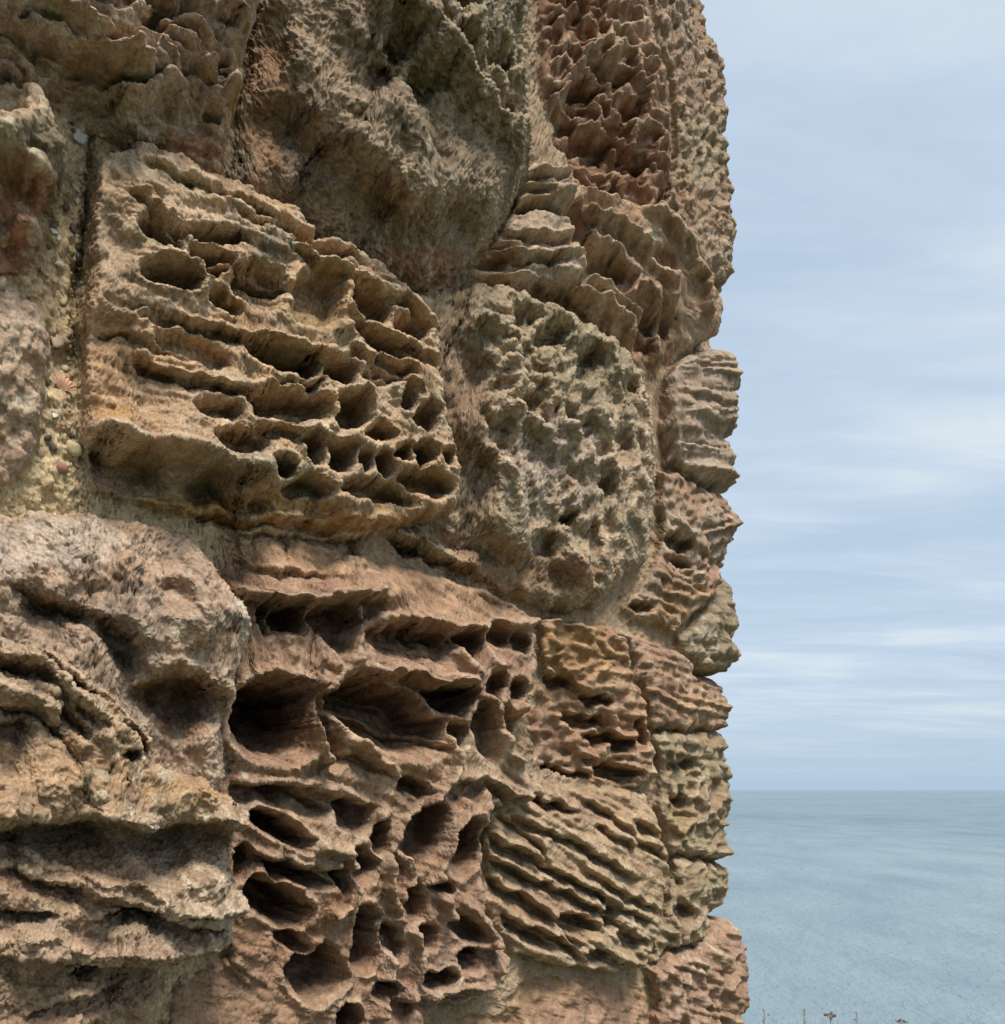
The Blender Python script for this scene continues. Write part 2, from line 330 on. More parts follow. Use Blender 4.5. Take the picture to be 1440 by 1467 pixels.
block(label='brown stone with curved leaf-like beds sweeping down, between flaky slabs and wall corner', hn=.05, bh=.06, er=16, wf=5,
    poly=[(828,268),(885,278),(945,308),(985,350),(1020,400),(1042,430),(1046,470),(1012,490),(965,522),(952,600),(940,540),(905,490),(840,440),(800,408),(828,406),(846,380),(828,330)],
    c1=BROWN, c2=GREYB, form=[(850,290,.05),(930,330,.08),(980,390,.08),(870,380,.02),(880,430,.03),(930,470,.01),(950,530,-.02),(1010,440,.08),(1030,400,.07),(860,440,.05)],
    patches=[(900,300,70,30,REDB,.5),(930,470,40,60,REDB,.6)],
    f=[('ridges',[(6,0.051,[(830,278),(900,285),(950,325),(975,370),(985,400)]),(5,0.051,[(835,310),(880,330),(920,360),(955,410),(960,450)]),(5,0.048,[(840,335),(890,370),(912,400),(905,425)]),(5,0.048,[(910,410),(935,420),(950,450),(948,500)]),(4,0.051,[(835,400),(870,420),(912,450),(940,480)]),(4,0.044,[(970,370),(1000,410),(1005,460)]),(5,0.048,[(800,410),(860,432),(905,462),(910,490)])]),
       ('strata',42,17,.010,.5,8,None,22),('fbm',30,.006),('rough',.0016,1,90),('pits',[(865,385,30,22,30,.04),(935,470,22,28,20,.04),(945,385,14,24,-30,.03)],.5)])
block(lam=.0008, label='big grey green pitted stone block with rows of small hollows, in the centre right', hn=.08, bh=.09, er=40, wf=5,
    poly=[(590,402),(640,392),(700,386),(760,400),(810,420),(870,455),(915,490),(945,545),(953,650),(950,740),(940,795),(900,830),(868,862),(800,868),(700,835),(600,808),(560,780),(560,700),(560,560),(570,440)],
    c1=(.31,.265,.19), c2=GREYB,
    form=[(620,420,.03),(660,520,.035),(660,700,.03),(600,600,.0),(700,420,.07),(720,500,.09),(800,440,.10),(880,490,.11),(935,570,.11),(940,700,.11),(800,600,.13),(760,700,.13),(720,600,.10),(745,755,.11),(850,800,.12),(880,840,.09),(780,820,.05),(700,800,.015),(640,790,.0),(900,810,.09)],
    patches=[(660,600,45,170,(.25,.175,.12),.8),(740,820,140,35,(.27,.18,.115),.8),(850,520,80,80,OLIVE,.7),(730,450,60,40,OLIVE,.4),(800,660,80,70,(.37,.31,.27),.5),(820,690,14,20,REDB,.5),(600,400,60,20,REDB,.5)],
    f=[('cells',30,46,-8,.034,11,.42,(870,620,120,240)),('cells',40,34,20,.030,13,.45,(765,560,80,170)),('cells',15,20,10,.010,15,.5),('fbm',16,.012),('rough',.0045,3,80),('rough',.003,3,150),
       ('ridges',[(9,.03,[(690,460),(735,490),(790,545),(800,600),(845,660)]),(9,.03,[(735,520),(742,600),(800,640)]),(7,.02,[(690,640),(740,690),(748,750)]),(8,.02,[(800,440),(870,500),(930,590),(935,690)]),(7,.02,[(850,520),(858,590),(880,640),(885,700)]),(8,.02,[(800,800),(830,820),(860,850)]),(6,-.02,[(560,735),(620,770),(700,790)])]),('ledges',[(9,.07,60,[(560,752),(600,772),(660,802),(740,842),(800,858),(860,846),(900,828),(940,800)]),(6,.03,30,[(690,462),(740,480),(800,540)])]),
       ('pits',[(760,450,24,22,20,.04),(790,480,22,26,20,.05),(775,585,32,24,30,.035),(815,595,10,18,0,.04),(815,740,12,12,0,.05),(718,620,18,26,0,.03),(850,520,18,30,0,.04),(890,640,14,30,0,.03),(770,500,18,14,0,.03),(840,620,14,24,0,.03),(905,560,13,26,-5,.03),(870,700,12,24,0,.03),(780,780,18,18,0,.03),(850,770,14,24,0,.03)],.6,.14)])
block(label='grey stone of thin horizontal shelves at the wall corner above the sea', hn=.05, bh=.05, er=12, wf=4, lo=-.006,
    poly=[(962,524),(1005,492),(1060,500),(1900,500),(1900,690),(1040,694),(1000,680),(965,655),(956,600)],
    c1=(.31,.25,.20), c2=(.33,.265,.2), form=[(980,520,.05),(1010,600,.08),(980,650,.05),(1040,600,.05)],
    f=[('strata',4,15,.030,.25,5,None,31,.2),('fbm',25,.010),('rough',.0016,1,90)])
block(label='grey brown stone eaten into branching ribs and holes at the wall corner', hn=.05, bh=.06, er=14, wf=4, lo=-.006,
    poly=[(950,665),(1000,684),(1040,697),(1900,700),(1900,812),(1060,814),(1040,850),(1000,880),(975,905),(930,885),(900,868),(925,835),(950,795),(955,740)],
    c1=(.31,.25,.195), c2=BROWN, form=[(970,700,.05),(1000,760,.07),(960,800,.05),(990,850,.06),(950,870,.03),(920,860,.03)],
    patches=[(980,870,50,30,OCHRE,.4)],
    f=[('strata',28,17,.022,.5,4,(965,790,60,130),41),('strata',-20,15,.026,.4,6,(1030,780,45,120),43),('cells',16,18,0,.026,17,.4),('fbm',30,.006),('rough',.0016,1,90),('pits',[(975,778,18,10,25,.05),(978,805,18,8,22,.06),(900,866,40,10,5,.05)],.5)])
block(label='dark rounded grey stone at the wall corner just above the notch', hn=.04, bh=.05, er=18, wf=4, lo=-.006,
    poly=[(1045,855),(1062,818),(1900,818),(1900,962),(1015,962),(985,935),(982,912),(1010,880)],
    c1=(.26,.215,.16), c2=OLIVE, form=[(1030,900,.05),(1000,930,.03),(1045,940,.05)],
    f=[('strata',8,22,.012,.3,6,None,51),('fbm',22,.014),('rough',.004,1,80)])
block(label='reddish brown honeycombed stone block with caves, pillars and thin walls, low in the middle', hn=.06, bh=.06, er=12, wf=5,
    poly=[(318,762),(450,768),(560,800),(700,838),(778,885),(778,950),(765,990),(752,1060),(770,1150),(702,1165),(694,1290),(738,1380),(705,1440),(640,1446),(600,1500),(600,3300),(246,3300),(246,1410),(330,1370),(300,1200),(300,1120),(310,980),(330,890),(320,820)],
    c1=(.335,.236,.166), c2=(.295,.198,.142),
    form=[(340,780,.01),(450,785,.012),(560,805,.0),(700,850,.015),(640,850,.02),(400,848,.07),(500,850,.07),(545,846,.07),(540,880,.055),(640,895,.06),(770,888,.06),(660,975,.085),(560,965,.07),(440,995,.07),(640,1100,.085),(460,1100,.08),(350,1120,.05),(765,1150,.08),(500,1240,.085),(560,1180,.08),(700,1300,.07),(730,1390,.08),(500,1400,.06),(300,1400,.01),(260,1500,.02),(600,1350,.075),(640,1440,.06),(350,1350,.04),(560,1450,.06)],
    patches=[(450,790,150,40,BUFF,.7),(650,850,130,30,BUFF,.4),(400,1020,60,60,REDB,.6),(420,1330,90,80,REDB,.5),(560,1060,120,70,(.39,.27,.185),.6),(480,1230,60,40,GREYB,.7),(620,1370,90,70,(.36,.25,.19),.6),(300,1440,80,60,BROWN,.6),(700,1090,70,60,GREYB,.5),(490,1150,90,40,GREYB,.4)],
    f=[('strata',24,22,.008,.5,6,(560,850,330,80),61),('strata',30,20,.011,.5,6,(590,1060,260,120),63),('strata',30,22,.008,.5,5,(480,1300,260,150),65),
       ('pits',[(419,886,27,22,10,.07),(489,900,30,42,-8,.06),(384,884,10,25,0,.05),(590,922,62,28,10,.04),(676,928,16,26,-15,.05),
        (392,1030,54,52,18,.16),(462,1050,15,48,-22,.06),(552,1028,78,46,22,.12),(650,1003,32,22,8,.09),(655,1055,15,20,0,.05),(694,1050,17,42,-12,.06),(738,1048,17,36,-8,.06),(708,985,12,22,0,.05),(742,995,10,22,0,.05),(720,910,20,16,20,.04),(750,920,16,16,20,.04),
        (400,1188,48,16,30,.11),(425,1150,48,16,20,.035),(513,1172,30,22,15,.05),(541,1198,13,30,-5,.08),(512,1242,20,28,20,.06),(430,1255,44,11,18,.07),(392,1292,46,26,25,.11),(491,1258,8,24,0,.06),
        (522,1345,19,42,5,.11),(455,1395,38,34,-25,.10),(602,1200,22,52,28,.08),(665,1212,22,38,18,.08),(630,1272,16,11,0,.06),(592,1292,16,36,-15,.06),(665,1330,28,15,25,.05),(628,1404,25,13,-5,.09),(672,1375,15,20,0,.06),(500,1462,17,20,0,.10),(560,1350,14,30,-20,.06),(570,1245,12,24,0,.05),(555,1420,20,14,10,.06),(720,1190,14,18,0,.04),(705,1250,10,30,0,.05),(610,1340,14,18,0,.05),(590,1130,26,14,30,.05),(420,1350,30,10,20,.05),(350,1240,14,30,0,.05)],.42,.10,.35),
       ('fbm',30,.007),('rough',.0015,4,110),
       ('ledges',[(6,.034,44,[(335,852),(400,864),(470,862),(548,848)]),(6,.026,32,[(520,893),(600,893),(690,903),(776,893)]),(6,.05,40,[(336,982),(400,984),(445,988)]),(6,.045,42,[(450,992),(500,972),(560,962),(620,976),(674,977)]),(6,.035,26,[(335,1122),(440,1126),(520,1150)]),(6,.04,30,[(640,1120),(690,1116),(768,1148)]),(5,.03,22,[(350,1222),(430,1238),(497,1244)]),(5,.03,20,[(660,1366),(700,1352),(734,1356)]),(6,.04,30,[(560,1432),(640,1425),(735,1410)]),(4,.02,14,[(450,1060),(520,1090),(600,1120)]),(4,.03,14,[(490,1000),(560,1030),(640,1070)]),(4,.02,10,[(620,805),(700,850),(770,882)]),(4,.02,10,[(330,800),(400,812),(480,822)])]),
       ('ridges',[(5,.045,[(445,985),(441,1040),(458,1090)]),(5,.035,[(470,1000),(482,1045),(520,1082),(565,1112)]),(6,.04,[(642,1060),(648,1100),(606,1160),(582,1210),(574,1285)]),(5,.035,[(742,1005),(758,1070),(766,1140)]),(5,.035,[(700,1000),(712,1050),(735,1090)]),(6,.035,[(538,1165),(546,1230),(556,1300)]),(5,.035,[(492,1215),(500,1260),(496,1300),(470,1312)]),(5,.035,[(692,1120),(697,1200),(690,1290)]),(6,.035,[(662,1150),(640,1200),(618,1255),(642,1310)]),(5,.03,[(420,1180),(440,1212),(495,1222)]),(6,.035,[(560,1305),(552,1380),(545,1450)]),(5,.03,[(590,1330),(600,1380),(580,1430)]),(6,.03,[(660,1290),(700,1330),(715,1390)]),(5,.03,[(462,870),(470,910),(478,950)]),(5,.03,[(520,870),(515,920),(510,950)]),(5,.03,[(640,900),(655,940),(680,965)]),(5,.03,[(690,905),(700,940),(715,970)]),(6,.02,[(345,850),(400,860),(470,858),(545,845)]),(6,.02,[(520,892),(600,892),(690,900),(776,893)]),(5,.02,[(500,975),(560,960),(620,975),(670,975)]),(6,.02,[(460,1020),(510,1060),(590,1100)]),(4,-.02,[(590,905),(650,915),(660,940)])])])
block(label='brown honeycombed stone with dark slots right of the cave stone, above the slanting slab', hn=.04, bh=.04, er=10, wf=5,
    poly=[(780,882),(830,888),(880,895),(905,915),(915,970),(932,1015),(940,1060),(948,1110),(925,1128),(850,1128),(770,1112),(752,1060),(766,990),(780,950)],
    c1=(.30,.19,.12), c2=BROWN, form=[(800,900,.05),(870,900,.07),(850,950,.06),(800,1000,.0),(900,980,.06),(930,1040,.07),(850,1060,.02),(790,1080,-.02),(850,1110,.0),(940,1100,.06)],
    patches=[(820,930,60,40,OCHRE,.5),(880,960,40,40,BUFF,.4),(880,1060,60,50,REDB,.4)],
    f=[('cells',32,26,15,.034,19,.4),('strata',14,17,.020,.5,4,None,71),('fbm',28,.008),('rough',.0016,1,90),
       ('pits',[(840,1034,30,11,8,.05),(855,1003,22,9,5,.05),(880,1062,38,11,14,.06),(888,1108,32,12,12,.06),(805,1110,45,10,12,.05),(805,975,20,10,10,.04),(920,1050,9,22,0,.04)],.5)])
block(label='brown slab of slanting parallel beds, low right of the cave stone', hn=.05, bh=.05, er=12, wf=4, lo=-.006,
    poly=[(705,1166),(770,1120),(850,1130),(928,1132),(952,1190),(966,1235),(955,1300),(934,1388),(880,1396),(800,1385),(742,1370),(696,1290)],
    c1=(.36,.27,.18), c2=(.38,.29,.2),
    form=[(720,1170,.04),(800,1200,.05),(860,1250,.06),(900,1230,.08),(950,1230,.08),(930,1340,.085),(860,1380,.07),(760,1330,.02),(720,1290,.01),(860,1150,.03),(800,1290,.04),(800,1350,.04)],
    patches=[(760,1320,70,50,BROWN,.6),(830,1150,60,30,BROWN,.6),(900,1330,50,60,OLIVE,.4)],
    f=[('ledges',[(4,0.035,15,[(717,1166),(760,1195),(790,1230)]),(4,0.038,15,[(730,1166),(825,1203),(912,1257)]),(4,0.041,15,[(700,1191),(788,1240),(868,1282)]),(4,0.041,15,[(697,1224),(804,1274),(866,1303)]),(4,0.041,15,[(697,1253),(796,1311),(828,1350)]),(4,0.041,15,[(721,1307),(804,1344),(840,1375)]),(4,0.038,15,[(854,1178),(912,1212)]),(4,0.038,15,[(841,1145),(912,1191)]),(4,0.038,15,[(912,1170),(957,1203)]),(4,0.038,15,[(912,1199),(965,1232)]),(4,0.038,15,[(858,1278),(928,1315)]),(4,0.038,15,[(874,1315),(932,1348)]),(4,0.032,15,[(840,1365),(930,1385)]),(4,0.030,15,[(830,1235),(900,1280),(945,1300)])]),
       ('strata',29,13,.018,.3,9,None,81,.15),('fbm',30,.006),('rough',.0015,4,110),
       ('pits',[(828,1326,30,14,22,.06),(876,1320,11,20,0,.05),(858,1368,15,8,0,.05),(760,1345,40,8,22,.04),(900,1350,16,10,20,.04),(780,1150,50,7,20,.05)],.5)])
block(label='pinkish brown layered stone below the notch in the wall corner', hn=.04, bh=.045, er=12, wf=4, lo=-.006,
    poly=[(884,897),(930,912),(985,938),(1015,966),(1900,966),(1900,1046),(1000,1044),(936,1042),(934,1012),(918,968),(908,915)],
    c1=(.31,.215,.155), c2=BROWN, form=[(910,915,.03),(960,970,.05),(1010,1000,.05),(960,1030,.05)],
    patches=[(1010,1010,40,40,BUFF,.5)],
    f=[('strata',16,14,.022,.5,5,None,91,.2),('cells',18,16,10,.014,23,.4),('fbm',28,.008),('rough',.0016,1,90)])
block(label='olive brown lumpy stone at the right edge level with the horizon', hn=.04, bh=.05, er=14, wf=4, lo=-.006,
    poly=[(938,1048),(1000,1048),(1900,1050),(1900,1236),(1040,1232),(965,1225),(952,1185),(950,1110)],
    c1=(.29,.22,.15), c2=OLIVE, form=[(970,1065,.05),(980,1110,.03),(990,1180,.06),(1030,1150,.05),(960,1210,.05)],
    patches=[(975,1180,20,30,OCHRE,.25)],
    f=[('cells',22,30,10,.038,27,.4),('strata',8,24,.014,.5,5,None,95),('fbm',28,.008),('rough',.0016,1,90),('pits',[(985,1098,22,9,-5,.04),(975,1160,14,20,0,.04)],.5)])
block(label='olive brown holed stone near the right edge beside the slanting slab', hn=.04, bh=.06, er=14, wf=4, lo=-.006,
    poly=[(969,1230),(1040,1236),(1900,1240),(1900,1308),(1050,1310),(1015,1345),(960,1362),(938,1385),(940,1340),(958,1300)],
    c1=(.29,.22,.15), c2=OLIVE, form=[(990,1260,.07),(1030,1270,.06),(980,1330,.08),(950,1340,.05)],
    f=[('cells',24,26,0,.030,29,.4),('fbm',28,.008),('rough',.0016,1,90),('pits',[(960,1270,16,14,0,.05),(978,1310,14,16,0,.05),(940,1350,8,18,0,.04)],.5)])
block(label='pinkish stone of twisted ribs at the bottom right corner of the wall', hn=.05, bh=.06, er=16, wf=4, lo=-.006,
    poly=[(938,1392),(965,1368),(1015,1350),(1050,1316),(1900,1316),(1900,3300),(936,3300),(945,1480),(950,1440)],
    c1=(.35,.25,.19), c2=BROWN, form=[(970,1400,.07),(960,1450,.06),(1030,1400,.08),(1000,1440,.07)],
    f=[('cells',20,34,-10,.034,33,.4),('strata',20,18,.014,.6,4,None,97),('fbm',28,.008),('rough',.0016,1,90)])
block(label='low flat brown stone at the bottom under the slanting slab', hn=.01, bh=.0, er=20, wf=5,
    poly=[(610,3300),(606,1500),(645,1450),(710,1442),(745,1385),(880,1402),(932,1400),(945,1440),(940,1480),(930,3300)],
    c1=BROWN, c2=BUFF, form=[(760,1400,-.03),(700,1460,-.02),(850,1440,.0),(900,1420,-.01),(800,1500,.01)],
    patches=[(860,1450,70,25,(.36,.25,.2),.6)],
    f=[('strata',12,34,.007,.8,4,None,99),('fbm',18,.014),('rough',.0016,1,90)])
block(lam=.0006, label='broad pinkish grey rough stone with a hollow under its brow, at the lower left', hn=.10, bh=.10, er=34, wf=6,
    poly=[(-900,712),(-80,712),(0,722),(60,716),(130,722),(210,730),(290,756),(322,800),(345,835),(366,860),(374,890),(362,940),(352,990),(340,1040),(338,1120),(300,1180),(150,1150),(-80,1050),(-900,1050)],
    c1=(.40,.30,.225), c2=(.37,.295,.225),
    form=[(0,740,.05),(100,750,.055),(250,770,.07),(320,830,.12),(362,885,.15),(300,880,.14),(200,830,.10),(80,830,.08),(120,870,.07),(60,860,.05),(240,930,.12),(340,960,.14),(270,1010,.08),(230,1000,.075),(310,1060,.11),(330,1080,.12),(250,1075,.06),(170,960,.07)],
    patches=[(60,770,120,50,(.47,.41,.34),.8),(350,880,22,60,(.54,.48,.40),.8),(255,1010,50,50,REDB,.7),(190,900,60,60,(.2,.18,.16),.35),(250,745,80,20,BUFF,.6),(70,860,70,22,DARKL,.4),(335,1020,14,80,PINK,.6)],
    f=[('fbm',12,.016),('fbm',40,.006,3,6),('rough',.0038,3,75),('rough',.0026,6,150),
       ('ledges',[(10,.03,60,[(190,985),(225,958),(270,962),(330,1000)]),(9,.02,40,[(20,850),(90,852),(150,880),(215,930)])]),('pits',[(258,1010,48,42,35,.05),(70,865,60,16,25,.03),(175,925,40,26,50,.03),(255,855,30,24,20,.018)],.7,.1)])
block(lam=.0014, label='greenish buff stone with curved ridges over a dark groove, at the bottom left', hn=.12, bh=.12, er=26, wf=6,
    poly=[(-900,900),(-80,900),(0,898),(60,918),(130,960),(180,1005),(228,1055),(242,1095),(300,1112),(345,1135),(366,1160),(360,1200),(345,1250),(364,1290),(362,1310),(345,1362),(290,1378),(244,1400),(240,1500),(240,3300),(-900,3300)],
    c1=(.39,.29,.195), c2=(.36,.28,.205),
    form=[(0,930,.11),(80,950,.13),(200,1040,.15),(225,1070,.15),(40,1010,.11),(120,1060,.12),(0,1080,.10),(100,1120,.15),(250,1120,.15),(340,1150,.165),(0,1150,.14),(180,1170,.16),(350,1180,.17),(0,1210,.07),(120,1220,.065),(250,1215,.08),(330,1220,.10),(0,1280,.12),(150,1285,.13),(300,1275,.15),(355,1300,.17),(340,1350,.12),(0,1320,.10),(120,1325,.10),(60,1360,.14),(200,1345,.13),(100,1420,.10),(200,1420,.05),(40,1460,.10),(220,1480,.04),(0,1600,.06)],
    patches=[(60,960,160,70,GREYB,.6,25),(150,1110,200,40,BUFF,.5),(280,1130,70,30,OCHRE,.4),(120,1195,200,24,(.26,.22,.15),.6),(300,1290,80,40,PALE,.4),(100,1270,140,22,BROWN,.7),(100,1430,160,60,BROWN,.6),(150,1370,160,30,PINK,.4)],
    f=[('fbm',12,.014),('fbm',40,.006,3,6),('rough',.0036,3,85),('rough',.003,6,160),
       ('ledges',[(8,.05,56,[(-90,1182),(0,1184),(100,1168),(200,1182),(300,1178),(368,1184)]),(6,.032,30,[(-90,1240),(0,1245),(70,1258),(150,1282),(210,1300),(290,1328),(364,1312)]),(7,.022,50,[(-90,1362),(0,1364),(120,1378),(250,1386),(345,1366)]),(6,.03,24,[(0,940),(60,950),(105,985)]),(6,.03,24,[(0,1000),(60,1020),(110,1070)]),(6,.03,22,[(60,930),(130,975),(180,1020),(228,1075)])]),('ridges',[(11,.04,[(0,905),(60,925),(110,955),(160,1000),(225,1060)]),(9,.026,[(0,985),(50,1000),(90,1030),(115,1065)]),(8,.022,[(60,925),(100,985),(140,1020),(150,1060)]),(7,.022,[(0,1215),(70,1240),(150,1262),(200,1270),(270,1310),(362,1300)]),(8,.02,[(0,1345),(80,1345),(120,1362),(260,1370),(340,1350)]),(4,-.02,[(190,1300),(230,1318),(300,1310)])]),
       ('pits',[(40,960,50,16,18,.03),(100,1045,24,26,40,.035),(20,1050,30,18,0,.03),(125,985,30,12,35,.025),(130,1030,26,12,30,.02),(180,1208,190,24,-2,.015),(40,1318,40,11,8,.035),(190,1320,50,13,3,.03),(303,1337,22,6,-3,.04),(130,1400,30,10,-20,.03),(110,1450,70,18,-15,.03),(190,1080,14,8,0,.03)],.55,.1)])
for _x0, _x1, _c in ((-900, 60, GREYB), (68, 400, REDB), (408, 700, BUFF), (708, 930, BROWN), (938, 1900, GREYB)):
    block(label='weathered sandstone block in the course above', hn=.06, bh=.06, er=22, wf=6, poly=[(_x0, -1250), (_x1, -1250), (_x1 - 4, -800), (_x1, -308), (_x0, -308), (_x0 + 5, -700)], c1=_c, c2=BROWN,
        form=[((_x0 + _x1) / 2, -600, .08), (_x0 + 40, -350, .06)], f=[('strata', 12, 30, .02, .6, 5, None, 7 + _x1 % 13), ('cells', 40, 34, 10, .035, _x1 % 17, .4), ('fbm', 12, .014), ('rough', .004, 1, 80)])
#BLOCKS_END
_order = ['eaten stone block at the upper right', 'pitted stone block at the upper right corner', 'curved leaf-like', 'thin flaky grey slabs', 'thin horizontal shelves', 'branching ribs', 'dark rounded grey', 'lumpy rough brown boulder', 'big grey green pitted', 'drooping ledges', 'grey stone knob', 'pinkish grey crumbling', 'buff honeycombed']
BLOCKS.sort(key=lambda b: next((i for i, k in enumerate(_order) if k in b['label']), 99))

H = np.zeros(V.shape, 'f4'); ID = np.full(V.shape, -1, 'i2'); RA1 = np.full(V.shape, .0035, 'f4'); RA2 = np.full(V.shape, .0025, 'f4'); DIP = np.zeros(V.shape, 'f4'); RL = np.zeros(V.shape, 'f4')
C = np.zeros(V.shape + (3,), 'f4')
Sf = S.astype('f4'); Vf = V.astype('f4')
# mortar and rubble fill between the blocks
w1 = fbm(Sf * 9, Vf * 9, 4, 1); f1, _ = worley(Sf * 60 + w1 * .3, Vf * 60, 5)
H[:] = .004 + w1 * .012 - f1 * .007 + fbm(Sf * 60, Vf * 60, 3, 8) * .005
a = sm(fbm(Sf * 7, Vf * 7, 3, 21) * .5 + .5)[..., None]
C[:] = np.array((.62, .48, .30)) * (1 - a) + np.array((.46, .34, .215)) * a
# little hand-made form of the mortar: a raised rib beside the long joint
sl = (slice(None), slice(None)); mPX, mPY = photo_xy(sl, .01)
jn = line_d(mPX, mPY, [(128, 175), (136, 230), (128, 300), (112, 400), (108, 520), (100, 640)])
H -= .035 * np.exp(-(jn / 7) ** 2) * sm(mPY, 160, 200) * sm(-mPY, -640, -330)
red = np.exp(-(((mPX - 45) / 30) ** 2 + ((mPY - 340) / 70) ** 2)); C += (np.array(RUST) - C) * (red * .7)[..., None]
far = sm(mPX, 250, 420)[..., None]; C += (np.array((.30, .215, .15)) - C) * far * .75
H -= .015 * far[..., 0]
w1x, w1y = warp(Sf, Vf); w2x = perlin(Sf * 130, Vf * 130, 15); w2y = perlin(Sf * 130, Vf * 130, 18)

for bi, b in enumerate(BLOCKS):
    xs = [p[0] for p in b['poly']]; ys = [p[1] for p in b['poly']]
    PXa, PYa = photo_xy((slice(None), slice(None)), b['hn'])
    cols = np.where((PXa[0] > min(xs) - 25) & (PXa[0] < max(xs) + 25))[0]
    c0, c1_ = cols[0], cols[-1] + 1
    rr = np.where((PYa[:, c0:c1_].max(1) > min(ys) - 25) & (PYa[:, c0:c1_].min(1) < max(ys) + 25))[0]
    sl = (slice(rr[0], rr[-1] + 1), slice(c0, c1_))
    c = Ctx(); c.px = PXa[sl]; c.py = PYa[sl]; c.s = Sf[sl]; c.v = Vf[sl]
    if c.s.max() < S_TAN - .1:
        for _ in range(3):
            h0 = form_field(c.px, c.py, b['form'], 60) * .7 + b['hn'] * .3
            c.px, c.py = photo_xy_h(sl, h0)
    wf = b['wf']
    c.wx = c.px + w1x[sl] * wf * .8 + w2x[sl] * wf * .1; c.wy = c.py + w1y[sl] * wf + w2y[sl] * wf * .1
    sd = poly_sd(c.wx, c.wy, b['poly']) - 1.5
    e = np.clip(sd / b['er'], 0, 1); prof = np.sqrt(np.clip(1 - (1 - e) ** 2, 0, 1))
    h = form_field(c.px, c.py, b['form'], 40)
    ft = 0; c.ra1 = .0014; c.ra2 = .0014
    sd0 = next((fe for fe in b['f'] if fe[0] == 'strata'), None); dip = 0.0
    if sd0 is not None:                                           # true dip of the bedding in the wall
        mx_ = min(float(np.mean([p[0] for p in b['form']])), 1000); my_ = float(np.mean([p[1] for p in b['form']])); an = math.radians(sd0[1])
        sv = []
        for k_ in (0, 25):
            s0 = s_of_px(mx_ + k_ * math.cos(an)); sv.append((s0, (HY - my_ - k_ * math.sin(an)) / F * (s0 * W - D * N)[1]))
        dip = math.atan2(sv[1][1] - sv[0][1], sv[1][0] - sv[0][0])
    for fe in b['f']: ft = ft + FE[fe[0]](c, *fe[1:])
    lo = b.get('lo', -.03); ft = np.where(ft < -.05, -.05 - .06 * np.tanh((-.05 - ft) / .06), ft) if 'caves' not in b['label'] else ft
    h = lo + (h + ft * 1.2 * sm(sd, 0, b['er'] * .6) - lo) * (.15 + .85 * prof)
    h = np.where(sd > 0, h, -9)
    m = (sd > 0) & ((h > H[sl]) | (sd > 9))
    H[sl] = np.where(m, h, H[sl]); ID[sl] = np.where(m, bi, ID[sl])
    DIP[sl] = np.where(m, dip, DIP[sl]); RL[sl] = np.where(m, b.get('lam', .0024), RL[sl]); RA1[sl] = np.where(m, c.ra1, RA1[sl]); RA2[sl] = np.where(m, c.ra2, RA2[sl])
    # colour
    a = sm(fbm(c.s * 8, c.v * 8, 4, bi * 2.7) * .6 + .5)[..., None]
    cc = np.array(b['c1']) * (1 - a) + np.array(b['c2']) * a
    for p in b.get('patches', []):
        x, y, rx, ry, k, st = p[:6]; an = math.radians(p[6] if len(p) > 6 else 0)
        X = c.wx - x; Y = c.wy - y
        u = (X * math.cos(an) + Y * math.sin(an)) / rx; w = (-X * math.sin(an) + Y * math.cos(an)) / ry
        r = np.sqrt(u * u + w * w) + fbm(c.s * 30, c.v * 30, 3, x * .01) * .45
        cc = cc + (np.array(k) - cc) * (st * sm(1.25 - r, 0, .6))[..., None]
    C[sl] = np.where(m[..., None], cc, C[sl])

# crusty lichen: pale rosettes and small black spots, in their own places on the stone
lm = sm(fbm(Sf * 4, Vf * 4, 3, 61), .05, .55) * (ID >= 0)
f1, _ = worley(Sf * 38 + w1x * .3, Vf * 38 + w1y * .3, 63); k_ = (lm * sm(.30 - f1, 0, .10) * .5)[..., None]; C += (np.array((.52, .49, .38)) - C) * k_
lm = sm(fbm(Sf * 5, Vf * 5, 3, 67), .1, .6) * (ID >= 0)
f1, _ = worley(Sf * 62 + w1y * .3, Vf * 62 + w1x * .3, 69); k_ = (lm * sm(.30 - f1, 0, .12) * .6)[..., None]; C += (np.array((.12, .105, .08)) - C) * k_

# the ragged outline of the far corner (x of the outline at each height of the photo)
SIL = [(-60,1012),(0,1016),(30,1022),(70,1044),(110,1053),(160,1054),(200,1056),(280,1057),(330,1060),(375,1054),(392,1050),(415,1056),(432,1062),(445,1056),(460,1054),(478,1049),(500,1053),(520,1055),(560,1054),(600,1057),(622,1034),(640,1046),(678,1058),(692,1030),(705,1034),(730,1050),(750,1058),(770,1046),(800,1034),(812,1036),(832,1056),(860,1054),(890,1060),(930,1059),(955,1054),(966,1016),(985,1034),(1010,1046),(1060,1048),(1120,1052),(1165,1054),(1180,1046),(1200,1042),(1222,1054),(1236,1040),(1255,1042),(1280,1042),(1300,1028),(1318,1030),(1330,1046),(1360,1058),(1400,1063),(1520,1064)]
ys = np.array([p[0] for p in SIL], float); xs = np.array([p[1] for p in SIL], float)
colw = sm(SS, S_TAN - .42, S_TAN - .10) 
qrow = np.interp(QQ, ys, xs)
H = H + ((qrow - 1064) / 560.0)[:, None].astype('f4') * colw[None, :].astype('f4')

